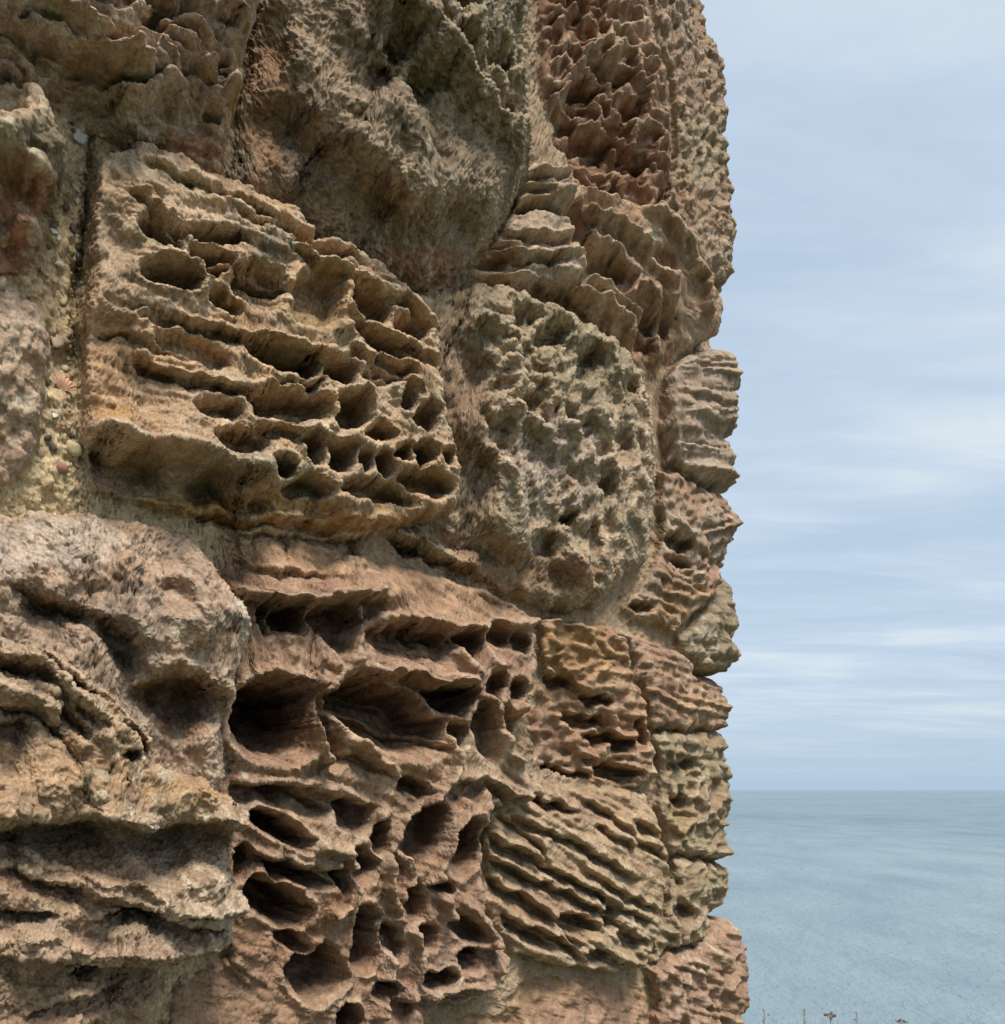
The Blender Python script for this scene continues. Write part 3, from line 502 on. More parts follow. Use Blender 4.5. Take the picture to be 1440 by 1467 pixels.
def blur(a):
    b = a.copy(); b[1:-1] = (a[:-2] + 2 * a[1:-1] + a[2:]) / 4
    c = b.copy(); c[:, 1:-1] = (b[:, :-2] + 2 * b[:, 1:-1] + b[:, 2:]) / 4
    return c
def grow(a):
    b = a.copy(); b[1:-1] = np.maximum(np.maximum(a[:-2], a[2:]), a[1:-1])
    c = b.copy(); c[:, 1:-1] = np.maximum(np.maximum(b[:, :-2], b[:, 2:]), b[:, 1:-1])
    return c
H = blur(blur(blur(blur(grow(blur(H)) * .75 + grow(grow(blur(H))) * .25))))      # rounded crests, as wind and rain leave them

# crest highlights and bleaching painted into the colour: raised ribs paler, broken in patches
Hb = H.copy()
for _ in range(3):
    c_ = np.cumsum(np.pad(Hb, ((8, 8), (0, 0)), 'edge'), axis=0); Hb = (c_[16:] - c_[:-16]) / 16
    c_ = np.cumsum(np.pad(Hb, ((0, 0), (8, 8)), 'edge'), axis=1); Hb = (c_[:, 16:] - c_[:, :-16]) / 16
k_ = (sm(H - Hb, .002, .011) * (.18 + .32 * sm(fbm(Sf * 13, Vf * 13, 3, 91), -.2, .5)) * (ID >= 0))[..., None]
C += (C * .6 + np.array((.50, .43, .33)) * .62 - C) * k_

# spread the samples evenly over steep sides as well as flats
def redistribute(axis, lim, more):
    global H, ID, C, RA1, RA2, V, S, DIP, RL
    A = [np.moveaxis(a, axis, 0) for a in (H, ID, RA1, RA2, V, S, C, DIP, RL)]
    h, pos = A[0], (A[4] if axis == 0 else A[5])
    dh = np.abs(np.diff(h, axis=0)); dp = np.maximum(np.abs(np.diff(pos, axis=0)), 4e-4)
    m = np.sqrt(1 + np.clip(dh / dp, 0, lim) ** 2)
    cs = np.cumsum(np.pad(m, ((0, 0), (24, 24)), 'edge'), axis=1); m = (cs[:, 48:] - cs[:, :-48]) / 48
    m = np.pad(m, ((0, 0), (0, max(0, h.shape[1] - m.shape[1]))), 'edge')[:, :h.shape[1]]
    k9 = np.pad(m, ((3, 3), (0, 0)), 'edge'); m = sum(k9[i:i + m.shape[0]] for i in range(7)) / 7
    cum = np.vstack([np.zeros((1, m.shape[1])), np.cumsum(m, axis=0)]); cum /= cum[-1:]
    n = h.shape[0]; n2 = int(n * more); tt = np.linspace(0, 1, n2); ar = np.arange(n, dtype=float)
    idx = np.stack([np.interp(tt, cum[:, j], ar) for j in range(h.shape[1])], 1)
    i0 = np.clip(idx.astype('i4'), 0, n - 2); f_ = (idx - i0).astype('f4'); near = np.where(f_ > .5, i0 + 1, i0); jj = np.arange(h.shape[1])[None, :]
    out = []
    for q_, a in enumerate(A):
        if q_ in (1, 7): r_ = a[near, jj]
        elif a.ndim == 3: r_ = a[near, jj]
        else: r_ = a[i0, jj] * (1 - f_) + a[i0 + 1, jj] * f_
        out.append(np.ascontiguousarray(np.moveaxis(r_, 0, axis)))
    H, ID, RA1, RA2, V, S, C, DIP, RL = out
redistribute(0, 8, 1.22); redistribute(1, 5, 1.15)
NR, NC = V.shape
print('regridded', NR, NC)

# ------------------------------------------------------------------ place it in space
P = np.empty(V.shape + (3,), 'f4')
for q_ in (0, 1): P[..., q_] = np.interp(S, SS, BP[:, q_]) + H * np.interp(S, SS, BD[:, q_])
P[..., 2] = V + EYE
def normals():
    du = np.gradient(P, axis=1); dv = np.gradient(P, axis=0)
    n_ = np.cross(du, dv); n_ = n_ / np.maximum(np.linalg.norm(n_, axis=2, keepdims=True), 1e-9)
    return -n_ if (n_[..., 0] * N[0] + n_[..., 1] * N[1]).mean() < 0 else n_
def over(fn):
    o = None; f_ = P.reshape(-1, 3)
    for k in range(0, len(f_), 400000):
        r_ = fn(f_[k:k + 400000])
        if o is None: o = np.empty((len(f_),) + r_.shape[1:], 'f4')
        o[k:k + 400000] = r_
    return o.reshape(V.shape + o.shape[1:])
P = blur(blur(P))
# the solid itself is warped in all directions, so undersides and hollow walls are as uneven as faces
P += over(lambda p: np.stack([vnoise3(p, 34, 3 + 7 * i) * .0016 + vnoise3(p, 80, 5 + 7 * i) * .0007 for i in range(3)], 1))
nn = normals()
fp = P.reshape(-1, 3); al = fp[:, 0] * W[0] + fp[:, 1] * W[1]; dp_ = fp[:, 0] * N[0] + fp[:, 1] * N[1]; cd = np.cos(DIP).ravel(); sn = np.sin(DIP).ravel()
tt_ = np.stack([al * cd + fp[:, 2] * sn, -al * sn + fp[:, 2] * cd, dp_], 1).astype('f4')   # along the bed, across it, into the wall
lamn = np.concatenate([vnoise3(tt_[k:k + 400000] * np.array([9, 95, 9], 'f4'), 1, 51) * .9 + vnoise3(tt_[k:k + 400000] * np.array([22, 210, 20], 'f4'), 1, 57) * .6 for k in range(0, len(tt_), 400000)]).reshape(V.shape)
del tt_, fp
g1 = over(lambda p: (vnoise3(p, 62, 17) * .55 + vnoise3(p, 125, 13) * .6))
g2 = over(lambda p: (.8 * vnoise3(p, 215, 9) + .75 * vnoise3(p, 410, 5)))
P += nn * (g1 * RA1 + g2 * RA2 + lamn * RL)[..., None]
flat = P.reshape(-1, 3)
# grain colour: dark and light specks in the sandstone
sp = np.empty(len(flat), 'f4')
for k in range(0, len(flat), 400000): sp[k:k + 400000] = vnoise3(flat[k:k + 400000], 260, 31) * .55 + vnoise3(flat[k:k + 400000], 60, 37) * .45
C *= (1 + .46 * sp.reshape(V.shape)[..., None])
_l = C.mean(axis=2, keepdims=True); C = np.clip((_l + (C - _l) * 1.12) * 1.05, .02, .8)

# ------------------------------------------------------------------ materials
def new_mat(name):
    m = bpy.data.materials.new(name); m.use_nodes = True
    nt = m.node_tree; return m, nt, nt.nodes['Principled BSDF']
def rock_mat(name, rough=.92, tint=(1, 1, 1)):
    m, nt, bs = new_mat(name); L = nt.links.new; nd = nt.nodes.new
    at = nd('ShaderNodeAttribute'); at.attribute_name = 'stone_colour'
    tc = nd('ShaderNodeTexCoord')
    n1 = nd('ShaderNodeTexNoise'); n1.inputs['Scale'].default_value = 380; n1.inputs['Detail'].default_value = 4
    L(tc.outputs['Object'], n1.inputs['Vector'])
    mr = nd('ShaderNodeMapRange'); mr.inputs['From Min'].default_value = .25; mr.inputs['From Max'].default_value = .75
    mr.inputs['To Min'].default_value = .72; mr.inputs['To Max'].default_value = 1.28
    L(n1.outputs['Fac'], mr.inputs['Value'])
    mx = nd('ShaderNodeVectorMath'); mx.operation = 'SCALE'; L(at.outputs['Color'], mx.inputs[0]); L(mr.outputs[0], mx.inputs['Scale'])
    mt = nd('ShaderNodeVectorMath'); mt.operation = 'MULTIPLY'; L(mx.outputs[0], mt.inputs[0]); mt.inputs[1].default_value = tint
    L(mt.outputs[0], bs.inputs['Base Color']); bs.inputs['Roughness'].default_value = rough
    bs.inputs['Specular IOR Level'].default_value = .2
    n2 = nd('ShaderNodeTexNoise'); n2.inputs['Scale'].default_value = 520; n2.inputs['Detail'].default_value = 5; n2.inputs['Roughness'].default_value = .7
    L(tc.outputs['Object'], n2.inputs['Vector'])
    bp = nd('ShaderNodeBump'); bp.inputs['Strength'].default_value = .8; bp.inputs['Distance'].default_value = .0018
    L(n2.outputs['Fac'], bp.inputs['Height']); L(bp.outputs[0], bs.inputs['Normal'])
    return m
M_STONE = rock_mat('weathered_sandstone', .92, (1.05, .965, .90)); M_MORTAR = rock_mat('lime_mortar', .95)

def plain(name, col, rough=.8, noise=0, scale=60, bump=0):
    m, nt, bs = new_mat(name); L = nt.links.new
    bs.inputs['Base Color'].default_value = (*col, 1); bs.inputs['Roughness'].default_value = rough
    if noise:
        tc = nt.nodes.new('ShaderNodeTexCoord'); n = nt.nodes.new('ShaderNodeTexNoise'); n.inputs['Scale'].default_value = scale; n.inputs['Detail'].default_value = 6
        L(tc.outputs['Object'], n.inputs['Vector'])
        cr = nt.nodes.new('ShaderNodeValToRGB'); L(n.outputs['Fac'], cr.inputs[0])
        cr.color_ramp.elements[0].position = .3; cr.color_ramp.elements[1].position = .7
        cr.color_ramp.elements[0].color = (*[c * (1 - noise) for c in col], 1); cr.color_ramp.elements[1].color = (*[min(1, c * (1 + noise)) for c in col], 1)
        L(cr.outputs[0], bs.inputs['Base Color'])
        if bump:
            b = nt.nodes.new('ShaderNodeBump'); b.inputs['Distance'].default_value = bump; L(n.outputs['Fac'], b.inputs['Height']); L(b.outputs[0], bs.inputs['Normal'])
    return m

# ------------------------------------------------------------------ objects
def link(o, parent=None):
    COL.objects.link(o)
    if parent is not None: o.parent = parent
    return o
def grid_mesh(name, mask_cells, mat, parent):
    r, cidx = np.nonzero(mask_cells)
    if len(r) == 0: return None
    a = r * NC + cidx
    quads = np.stack([a, a + NC, a + NC + 1, a + 1], 1)          # outward with rows going down
    uniq, inv = np.unique(quads.ravel(), return_inverse=True)
    me = bpy.data.meshes.new(name)
    me.vertices.add(len(uniq)); me.vertices.foreach_set('co', P.reshape(-1, 3)[uniq].astype('f4').ravel())
    me.loops.add(len(inv)); me.loops.foreach_set('vertex_index', inv.astype('i4'))
    me.polygons.add(len(quads)); me.polygons.foreach_set('loop_start', np.arange(0, len(inv), 4, dtype='i4'))
    me.polygons.foreach_set('use_smooth', np.ones(len(quads), bool))
    me.update(calc_edges=True)
    at = me.attributes.new('stone_colour', 'FLOAT_COLOR', 'POINT')
    cc = np.ones((len(uniq), 4), 'f4'); cc[:, :3] = C.reshape(-1, 3)[uniq]; at.data.foreach_set('color', cc.ravel())
    me.materials.append(mat)
    o = bpy.data.objects.new(name, me); return link(o, parent)

wall = bpy.data.objects.new('stone_wall', None); link(wall)
wall['label'] = 'ruined wall of weathered honeycombed sandstone blocks standing at the left above the sea'; wall['category'] = 'wall'
cell_id = ID[:-1, :-1]
_v4 = np.stack([V[:-1, :-1], V[1:, :-1], V[:-1, 1:], V[1:, 1:]]); vdeg = (_v4.min(0) < VTOP - 1e-5) & (_v4.max(0) > VBOT + 1e-5)
for bi, b in enumerate(BLOCKS):
    o = grid_mesh('stone_block', (cell_id == bi) & vdeg, M_STONE, wall)
    if o: o['label'] = b['label']
mortar = grid_mesh('mortar', (cell_id == -1) & vdeg, M_MORTAR, wall); mortar['label'] = 'sandy yellow lime mortar full of shell bits between the stone blocks'

# body of the wall behind the face: top, back and near end
def mesh_obj(name, verts, faces, mat, parent=None, smooth=False):
    me = bpy.data.meshes.new(name); me.from_pydata([tuple(map(float, v)) for v in verts], [], faces); me.update()
    if smooth: me.polygons.foreach_set('use_smooth', [True] * len(me.polygons))
    if mat: me.materials.append(mat)
    return link(bpy.data.objects.new(name, me), parent)
inset = .28
ring = [BP[i] - BN[i] * inset for i in range(0, len(SS), 12)]
back = [p for p in (ring[-1] - N * 0.0, ring[0] - N * 1.0)]
p_end = ring[-1]; p_start = ring[0]
far_back = p_start - N * (np.dot(p_start - p_end, N)) if False else None
ring2 = ring + [p_start + N * np.dot(p_end - p_start, N)]
nv = len(ring2)
vv = [(p[0], p[1], EYE + VBOT) for p in ring2] + [(p[0], p[1], EYE + VTOP - .03) for p in ring2]
ff = [tuple(range(nv, 2 * nv))] + [(i, (i + 1) % nv, nv + (i + 1) % nv, nv + i) for i in range(nv)]
mesh_obj('rubble_core', vv, ff, plain('rubble', (.28, .22, .16), .95, .4, 12, .02), wall)

# ------------------------------------------------------------------ shells and pebbles bedded in the mortar
def surf(px, py):
    """the point of the mortar that stands at this spot of the photo"""
    pr = P[..., :]; x = CX + F * pr[..., 0] / pr[..., 1]; 
    return x
PXs = (CX + F * P[..., 0] / np.maximum(P[..., 1], .2)); PYs = (HY - F * (P[..., 2] - EYE) / np.maximum(P[..., 1], .2))
okm = (ID == -1) & (PXs > -20) & (PXs < 400) & (PYs > 90) & (PYs < 800)
oi = np.nonzero(okm.ravel())[0]; ox = PXs.ravel()[oi]; oy = PYs.ravel()[oi]
def at_spot(px, py):
    k = oi[np.argmin((ox - px) ** 2 + (oy - py) ** 2)]
    return P.reshape(-1, 3)[k], nn.reshape(-1, 3)[k]
import mathutils
def orient(v, n, loc, roll=0):
    q_ = mathutils.Vector((0, 0, 1)).rotation_difference(mathutils.Vector(tuple(map(float, n)))) @ mathutils.Quaternion((0, 0, 1), roll)
    return [tuple(mathutils.Vector(tuple(map(float, loc))) + q_ @ mathutils.Vector(x)) for x in v]
def pebble(loc, n, r, mat, name='pebble', flat_=.6, seed=0, label=None, elong=1.0):
    rs = random.Random(seed); vs, fs = [], []; nu, nw = 12, 7
    dirs = [mathutils.Vector((rs.gauss(0, 1), rs.gauss(0, 1), rs.gauss(0, 1))).normalized() for _ in range(9)]
    offs = [rs.uniform(.72, .95) for _ in dirs]
    def shape(d):
        k = 1.0
        for dd, oo in zip(dirs, offs):
            t = d.dot(dd)
            if t > 0: k = min(k, oo / max(t, .2)) if t > oo else k
        return d * k * r
    vs.append(shape(mathutils.Vector((0, 0, 1))))
    for j in range(1, nw):
        th = math.pi * j / nw
        for i in range(nu):
            a_ = 2 * math.pi * i / nu; vs.append(shape(mathutils.Vector((math.sin(th) * math.cos(a_), math.sin(th) * math.sin(a_), math.cos(th)))))
    vs.append(shape(mathutils.Vector((0, 0, -1))))
    for i in range(nu): fs.append((0, 1 + i, 1 + (i + 1) % nu))
    for j in range(nw - 2):
        for i in range(nu):
            a0 = 1 + j * nu + i; a1 = 1 + j * nu + (i + 1) % nu; fs.append((a0, a0 + nu, a1 + nu, a1))
    last = len(vs) - 1
    for i in range(nu): fs.append((last, last - nu + (i + 1) % nu, last - nu + i))
    vs = [(v[0] * elong, v[1], v[2] * flat_) for v in vs]
    o = mesh_obj(name, orient(vs, n, loc + np.array(n) * r * flat_ * .25, rs.uniform(0, 6)), fs, mat, mortar, True)
    if label: o['label'] = label
    return o
def shell(loc, n, r, mat, roll, ribs=9, label=None):
    """a ribbed scallop valve, thick enough to have an edge"""
    vs, fs = [], []; na, nr = ribs * 4, 6
    for side in (0, 1):
        for j in range(nr + 1):
            t = j / nr
            for i in range(na + 1):
                a_ = math.radians(-62 + 124 * i / na); rr_ = r * t * (1 + .05 * math.cos(i / 4 * 2 * math.pi))
                z = r * .45 * math.sin(min(1, t * 1.02) * math.pi * .55) * math.cos(a_ * .8) * (1 - t * .35) + .05 * r * t * math.cos(i / 4 * 2 * math.pi)
                vs.append((rr_ * math.cos(a_) - r * .5, rr_ * math.sin(a_), z - side * r * .08))
    M_ = (nr + 1) * (na + 1)
    for side in (0, 1):
        for j in range(nr):
            for i in range(na):
                a0 = side * M_ + j * (na + 1) + i; f_ = (a0, a0 + na + 1, a0 + na + 2, a0 + 1); fs.append(f_ if side == 0 else f_[::-1])
    for i in range(na):
        a0 = nr * (na + 1) + i; fs.append((a0, a0 + M_, a0 + M_ + 1, a0 + 1))
    for j in range(nr):
        for i in (0, na):
            a0 = j * (na + 1) + i; b0 = a0 + na + 1; fs.append((a0, b0, b0 + M_, a0 + M_))
    o = mesh_obj('shell', orient(vs, n, loc, roll), fs, mat, mortar, True)
    if label: o['label'] = label
    return o
mk = dict(black=plain('black_pebble', (.03, .03, .04), .5, .3, 200), cream=plain('cream_pebble', (.55, .44, .26), .7, .2, 120, .001), red=plain('red_stone', (.36, .17, .11), .8, .3, 120, .001),
          white=plain('white_shell', (.66, .6, .5), .6, .15, 150), orange=plain('orange_shell', (.6, .32, .19), .6, .35, 90), tan=plain('tan_shell', (.46, .34, .22), .7, .25, 90), dark=plain('dark_grit', (.12, .09, .07), .8, .3, 150))
def pb(px, py, r, m, **k): l, n = at_spot(px, py); return pebble(l, n, r, mk[m], seed=int(px * 7 + py), **k)
def sh(px, py, r, m, roll, **k): l, n = at_spot(px, py); return shell(l, n, r, mk[m], roll, **k)
pb(110, 372, .009, 'black', label='shiny black pebble')
pb(105, 645, .010, 'cream', label='round cream pebble', flat_=.8)
pb(88, 672, .008, 'red', label='broken red stone', elong=1.2)
sh(88, 552, .018, 'orange', 2.2, label='orange and white fan shell', ribs=8)
sh(80, 488, .017, 'tan', .5, label='ribbed tan scallop shell', ribs=7)
sh(57, 528, .010, 'white', 3.4)
sh(128, 222, .012, 'white', 1.4); sh(112, 196, .016, 'white', .2, ribs=6); sh(70, 215, .014, 'tan', 5)
rs = random.Random(3)
for i in range(62):
    py = rs.uniform(170, 700); px = rs.uniform(62, 122) - (py > 560) * rs.uniform(0, 50)
    l, n = at_spot(px, py)
    if rs.random() < .45: shell(l, n, rs.uniform(.004, .008), mk[rs.choice(['white', 'white', 'tan', 'orange'])], rs.uniform(0, 6.3), ribs=5)
    else: pebble(l, n, rs.uniform(.0025, .0055), mk[rs.choice(['dark', 'cream', 'dark', 'black', 'cream', 'tan'])], seed=i, elong=rs.uniform(1, 1.7))

# ------------------------------------------------------------------ ground, sea, plants
M_TURF = plain('turf', (.075, .085, .035), .95, .45, 3.5, .03)
def ground():
    xs = np.linspace(-14, 22, 120); ys = np.linspace(-12, 40, 160); vs, fs = [], []
    X, Y = np.meshgrid(xs, ys)
    Z = fbm(X * .5, Y * .5, 3, 2) * .05
    edge = 5.9 + .35 * np.sin(X * .9) + .2 * np.sin(X * 2.3 + 1)
    k = np.clip(Y - edge, 0, None)
    Z = Z - np.where(k > 0, 1.15 * k + .25 * k * np.sin(X * .8) ** 2 + fbm(X * .7, Y * .7, 3, 6) * .25 * np.minimum(k, 1), 0)
    for z in np.stack([X, Y, np.maximum(Z, -25)], -1).reshape(-1, 3): vs.append(z)
    n = len(xs)
    for j in range(len(ys) - 1):
        for i in range(n - 1): fs.append((j * n + i, j * n + i + 1, (j + 1) * n + i + 1, (j + 1) * n + i))
    o = mesh_obj('ground', vs, fs, M_TURF, None, True); o['kind'] = 'structure'
ground()
def sea_mat():
    m, nt, bs = new_mat('sea_water'); L = nt.links.new; nd = nt.nodes.new
    geo = nd('ShaderNodeNewGeometry')
    def nz(sx, sy, det=6, rough=.6):
        mp = nd('ShaderNodeMapping'); mp.inputs['Scale'].default_value = (sx, sy, 1); L(geo.outputs['Position'], mp.inputs['Vector'])
        n = nd('ShaderNodeTexNoise'); n.inputs['Scale'].default_value = 1; n.inputs['Detail'].default_value = det; n.inputs['Roughness'].default_value = rough; L(mp.outputs[0], n.inputs['Vector']); return n
    a_ = nz(.22, .10, 8, .65); b_ = nz(.004, .0016, 4); c_ = nz(1.1, .5, 4)
    ad = nd('ShaderNodeMath'); ad.operation = 'ADD'; L(a_.outputs['Fac'], ad.inputs[0])
    m2 = nd('ShaderNodeMath'); m2.operation = 'MULTIPLY'; L(c_.outputs['Fac'], m2.inputs[0]); m2.inputs[1].default_value = .25; L(m2.outputs[0], ad.inputs[1])
    bp = nd('ShaderNodeBump'); bp.inputs['Strength'].default_value = 1; bp.inputs['Distance'].default_value = 2.2; L(ad.outputs[0], bp.inputs['Height']); L(bp.outputs[0], bs.inputs['Normal'])
    cr = nd('ShaderNodeValToRGB'); s_ = nz(.05, .016, 6, .6); ms = nd('ShaderNodeMix'); ms.inputs['Factor'].default_value = .55; L(b_.outputs['Fac'], ms.inputs['A']); L(s_.outputs['Fac'], ms.inputs['B']); L(ms.outputs['Result'], cr.inputs[0]); e = cr.color_ramp.elements
    e[0].position = .38; e[0].color = (.205, .275, .31, 1); e[1].position = .62; e[1].color = (.31, .39, .415, 1)
    # the water is paler over the sandy shallows and deeper blue-grey offshore
    ln = nd('ShaderNodeVectorMath'); ln.operation = 'LENGTH'; L(geo.outputs['Position'], ln.inputs[0])
    dm = nd('ShaderNodeMapRange'); dm.inputs['From Min'].default_value = 90; dm.inputs['From Max'].default_value = 900; L(ln.outputs['Value'], dm.inputs['Value'])
    dx = nd('ShaderNodeMix'); dx.data_type = 'RGBA'; dx.blend_type = 'MULTIPLY'; dx.inputs['B'].default_value = (.78, .80, .83, 1); L(dm.outputs[0], dx.inputs['Factor']); L(cr.outputs[0], dx.inputs['A'])
    L(dx.outputs['Result'], bs.inputs['Base Color']); bs.inputs['Specular IOR Level'].default_value = .25; bs.inputs['Roughness'].default_value = .4; bs.inputs['IOR'].default_value = 1.33
    return m
vs, fs = [], []
rad = [20, 60, 150, 400, 1000, 3000, 9000, 26000]; na = 64
for r_ in rad:
    for i in range(na): vs.append((r_ * math.sin(2 * math.pi * i / na), r_ * math.cos(2 * math.pi * i / na), -24))
for j in range(len(rad) - 1):
    for i in range(na): fs.append((j * na + i, j * na + (i + 1) % na, (j + 1) * na + (i + 1) % na, (j + 1) * na + i))
vs.append((0, 0, -24)); fs += [(len(vs) - 1, (i + 1) % na, i) for i in range(na)]
fs = [f[::-1] for f in fs]
o = mesh_obj('sea', vs, fs, sea_mat()); o['kind'] = 'structure'

# dry weeds whose tips rise into the bottom of the picture
M_DRY = plain('dry_stalk', (.30, .22, .12), .9, .3, 80); M_SEED = plain('seed_head', (.17, .095, .06), .9, .4, 200); M_SEEDG = plain('green_seed', (.25, .24, .12), .9, .4, 200)
class MB:
    def __init__(s): s.v = []; s.f = []
    def tube(s, pts, r0, r1, n=5):
        b0 = len(s.v)
        for k, p in enumerate(pts):
            r_ = r0 + (r1 - r0) * k / (len(pts) - 1)
            for i in range(n): s.v.append((p[0] + r_ * math.cos(6.283 * i / n), p[1] + r_ * math.sin(6.283 * i / n), p[2]))
        for k in range(len(pts) - 1):
            for i in range(n): a0 = b0 + k * n + i; a1 = b0 + k * n + (i + 1) % n; s.f.append((a0, a1, a1 + n, a0 + n))
    def blob(s, p, r_, rs, fl=.7):
        b0 = len(s.v); n = 6
        s.v.append((p[0], p[1], p[2] + r_ * fl))
        for i in range(n):
            k = rs.uniform(.7, 1.2); s.v.append((p[0] + r_ * k * math.cos(6.283 * i / n), p[1] + r_ * k * math.sin(6.283 * i / n), p[2] + rs.uniform(-.2, .2) * r_))
        s.v.append((p[0], p[1], p[2] - r_ * fl))
        for i in range(n): s.f.append((b0, b0 + 1 + i, b0 + 1 + (i + 1) % n)); s.f.append((b0 + n + 1, b0 + 1 + (i + 1) % n, b0 + 1 + i))
    def leaf(s, p, q_, w):
        b0 = len(s.v); mx = [(a_ + b_) / 2 for a_, b_ in zip(p, q_)]; mx[2] += .02
        s.v += [tuple(p), (mx[0] + w, mx[1], mx[2]), tuple(q_), (mx[0] - w, mx[1] + w * .3, mx[2])]; s.f += [(b0, b0 + 1, b0 + 2), (b0, b0 + 2, b0 + 3)]
    def build(s, name, mat, parent=None): return mesh_obj(name, s.v, s.f, mat, parent)
def weed(px, ty, kind, label, dist, mat, spread=.03, nheads=8):
    rs = random.Random(int(px)); X = (px - CX) / F * dist; top = EYE - (ty - HY) / F * dist
    e = bpy.data.objects.new('dry_weed', None); e.location = (X, dist, -.03); link(e); e['label'] = label; e['category'] = 'dry plant'; e['group'] = 'dry weeds on the clifftop'
    hgt = top + .03
    st = MB(); lean = rs.uniform(-.03, .03)
    pts = [(lean * (1 - (k / 8)) ** 2 * 2, rs.uniform(-.004, .004), hgt * .93 * k / 8) for k in range(9)]
    st.tube(pts, .0045, .002); hd = MB(); lv = MB()
    tip = pts[-1]
    if kind == 'umbel':
        for i in range(nheads):
            a_ = 6.283 * i / nheads + rs.uniform(-.3, .3); rr_ = spread * rs.uniform(.4, 1)
            t_ = (tip[0] + rr_ * math.cos(a_), tip[1] + rr_ * math.sin(a_), hgt - rs.uniform(0, .012)); st.tube([tip, t_], .0012, .0009, 4)
            for _ in range(6): hd.blob((t_[0] + rs.uniform(-.008, .008), t_[1] + rs.uniform(-.008, .008), t_[2] + rs.uniform(-.006, .004)), rs.uniform(.003, .0055), rs)
    else:
        for i in range(nheads):
            z_ = hgt - i * .024 - rs.uniform(0, .012); a_ = rs.uniform(0, 6.28); rr_ = rs.uniform(.006, spread)
            t_ = (tip[0] + rr_ * math.cos(a_), tip[1] + rr_ * math.sin(a_), z_); st.tube([(tip[0], tip[1], z_ - .02), t_], .0012, .001, 4); h1 = MB()
            for _ in range(3): h1.blob((t_[0] + rs.uniform(-.005, .005), t_[1] + rs.uniform(-.005, .005), t_[2]), rs.uniform(.003, .006), rs)
            h1.build('seed_head', mat, e)
        st.tube([tip, (tip[0], tip[1], hgt)], .002, .001, 4)
    for i in range(9):
        z_ = rs.uniform(.02, hgt * .8); a_ = rs.uniform(0, 6.28); l_ = rs.uniform(.05, .1)
        lv = MB(); lv.leaf([0, 0, z_], [l_ * math.cos(a_), l_ * math.sin(a_), z_ + rs.uniform(-.01, .05)], .006); lv.build('leaf', M_SEEDG, e)
    st.build('stem', M_DRY, e)
    if hd.v: hd.build('seed_head', mat, e)
weed(1095, 1446, 'spike', 'thin dry weed with small dark seeds, closest to the wall', 5.4, M_SEED, .028, 5)
weed(1152, 1444, 'spike', 'slender pale stalk between the wall-side weed and the round brown seed head', 5.5, M_SEEDG, .012, 6)
weed(1190, 1452, 'umbel', 'dry weed with a broad round brown seed head', 5.2, M_SEED, .032, 11)
weed(1228, 1451, 'spike', 'dry weed with a dark pointed tip just right of the round brown seed head', 5.3, M_SEED, .018, 5)
weed(1291, 1461, 'umbel', 'shortest dry weed with a small flat seed head, farthest right', 5.3, M_SEED, .02, 6)
gr = MB(); rs = random.Random(9)
for i in range(5200):
    y_ = rs.uniform(4.4, 6.2); x_ = rs.uniform(.6, 4.6); h_ = rs.uniform(.06, .22) * (1.3 if rs.random() < .12 else 1)
    h_ = min(h_, EYE - .225 * y_ + .01 + rs.uniform(-.02, .03))
    lx = rs.uniform(-.05, .05); gr.leaf([x_, y_, -.06], [x_ + lx, y_ + rs.uniform(-.04, .04), h_], .003)
for i in range(190):
    y_ = rs.uniform(5, 5.8); px_ = rs.uniform(1075, 1440) if rs.random() < .6 else rs.uniform(1080, 1250); x_ = (px_ - CX) / F * y_; h_ = EYE - (rs.uniform(1457, 1480) - HY) / F * y_
    gr.leaf([x_, y_, -.05], [x_ + rs.uniform(-.02, .02), y_, h_], .0028)
o = gr.build('grass', plain('dry_grass', (.2, .18, .08), .9, .4, 5)); o['kind'] = 'stuff'; o['label'] = 'dry grass on the clifftop edge at the bottom right'; o['category'] = 'grass'

# ------------------------------------------------------------------ light
SUN_EL, SUN_AZ = math.radians(57), math.radians(150)      # azimuth clockwise from +Y (view direction)
world = bpy.data.worlds.new('World'); scene.world = world; world.use_nodes = True
nt = world.node_tree; L = nt.links.new; nd = nt.nodes.new; bg = nt.nodes['Background']
sky = nd('ShaderNodeTexSky'); sky.sky_type = 'NISHITA'; sky.sun_disc = False; sky.sun_elevation = SUN_EL; sky.sun_rotation = SUN_AZ; sky.air_density = 1; sky.dust_density = 1.5
tc = nd('ShaderNodeTexCoord'); sep = nd('ShaderNodeSeparateXYZ'); L(tc.outputs['Generated'], sep.inputs[0])
def math_(op, a_, b_=None, clampit=False):
    m = nd('ShaderNodeMath'); m.operation = op; m.use_clamp = clampit
    for i, x in enumerate((a_, b_)):
        if x is None: continue
        if isinstance(x, (int, float)): m.inputs[i].default_value = x
        else: L(x, m.inputs[i])
    return m.outputs[0]
zz = math_('ADD', math_('MAXIMUM', sep.outputs['Z'], 0.0), .10)
cx_ = math_('DIVIDE', sep.outputs['X'], zz); cy_ = math_('DIVIDE', sep.outputs['Y'], zz)
cmb = nd('ShaderNodeCombineXYZ'); L(cx_, cmb.inputs[0]); L(cy_, cmb.inputs[1])
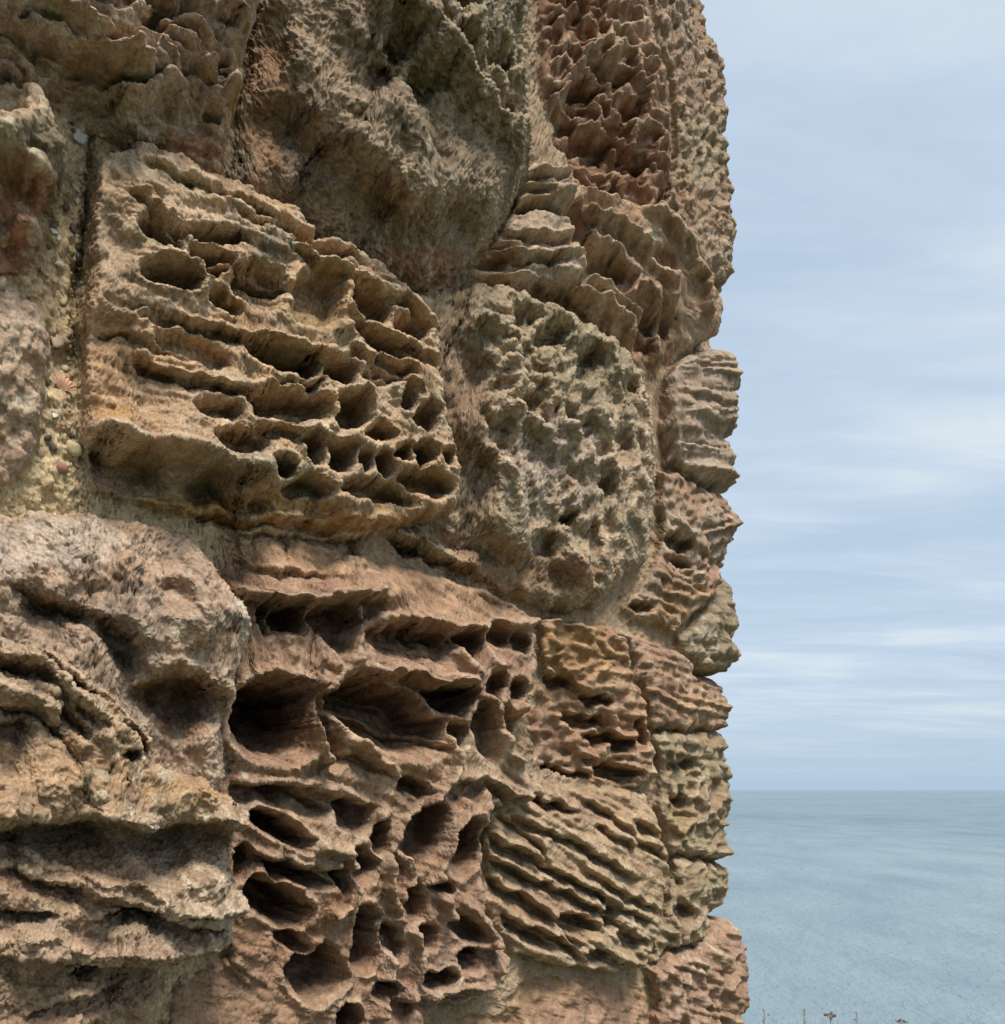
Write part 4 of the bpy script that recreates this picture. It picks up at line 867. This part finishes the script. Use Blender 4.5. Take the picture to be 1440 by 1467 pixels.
def cloud(sx, sy, det, off, rough=.5, dist=.0):
    mp = nd('ShaderNodeMapping'); mp.inputs['Scale'].default_value = (sx, sy, 1); mp.inputs['Location'].default_value = (off, off * .7, off); mp.inputs['Rotation'].default_value = (0, 0, math.radians(12)); L(cmb.outputs[0], mp.inputs['Vector'])
    n = nd('ShaderNodeTexNoise'); n.inputs['Scale'].default_value = 1; n.inputs['Detail'].default_value = det; n.inputs['Roughness'].default_value = rough; n.inputs['Distortion'].default_value = dist; L(mp.outputs[0], n.inputs['Vector']); return n.outputs['Fac']
big = cloud(.7, 1.9, 6, 3.1, .52, .35); wis = cloud(1.7, 4.0, 7, 7.7, .6, .5)
mixf = math_('ADD', math_('MULTIPLY', big, .65), math_('MULTIPLY', wis, .35))
rmp = nd('ShaderNodeValToRGB'); L(mixf, rmp.inputs[0]); e = rmp.color_ramp.elements
e[0].position = .38; e[0].color = (.45, .562, .695, 1); e[1].position = .62; e[1].color = (.68, .75, .80, 1)
x_ = e.new(.5); x_.color = (.53, .635, .755, 1)
skys = nd('ShaderNodeVectorMath'); skys.operation = 'SCALE'; L(sky.outputs[0], skys.inputs[0]); skys.inputs['Scale'].default_value = .09
# thin blue band low over the horizon
hb = nd('ShaderNodeMapRange'); hb.inputs['From Min'].default_value = 0; hb.inputs['From Max'].default_value = .10; L(sep.outputs['Z'], hb.inputs['Value'])
low = nd('ShaderNodeMix'); low.data_type = 'RGBA'; L(hb.outputs[0], low.inputs['Factor']); low.inputs['A'].default_value = (.40, .54, .69, 1); L(rmp.outputs[0], low.inputs['B'])
mx = nd('ShaderNodeMix'); mx.data_type = 'RGBA'; mx.inputs['Factor'].default_value = .85; L(skys.outputs[0], mx.inputs['A']); L(low.outputs['Result'], mx.inputs['B'])
L(mx.outputs['Result'], bg.inputs['Color']); bg.inputs['Strength'].default_value = .48
sun = bpy.data.lights.new('sun', 'SUN'); sun.energy = 1.5; sun.angle = math.radians(20); sun.color = (1, .96, .90)
so = bpy.data.objects.new('sun', sun); link(so)
dv_ = mathutils.Vector((math.sin(SUN_AZ) * math.cos(SUN_EL), math.cos(SUN_AZ) * math.cos(SUN_EL), math.sin(SUN_EL)))
so.rotation_euler = dv_.to_track_quat('Z', 'Y').to_euler(); so.location = (3, -3, 6)

# ------------------------------------------------------------------ camera and film
cam = bpy.data.cameras.new('camera'); co = bpy.data.objects.new('camera', cam); link(co)
cam.sensor_fit = 'HORIZONTAL'; cam.sensor_width = 36; cam.lens = 36 * F / 1440; cam.shift_y = (HY - 733.5) / 1440
cam.clip_start = .05; cam.clip_end = 60000
co.location = (0, 0, EYE); co.rotation_euler = (math.pi / 2, 0, 0); scene.camera = co
scene.view_settings.view_transform = 'Standard'; scene.view_settings.look = 'None'; scene.view_settings.exposure = 1.3; scene.view_settings.gamma = 1
scene.render.engine = 'CYCLES'; scene.cycles.diffuse_bounces = 1
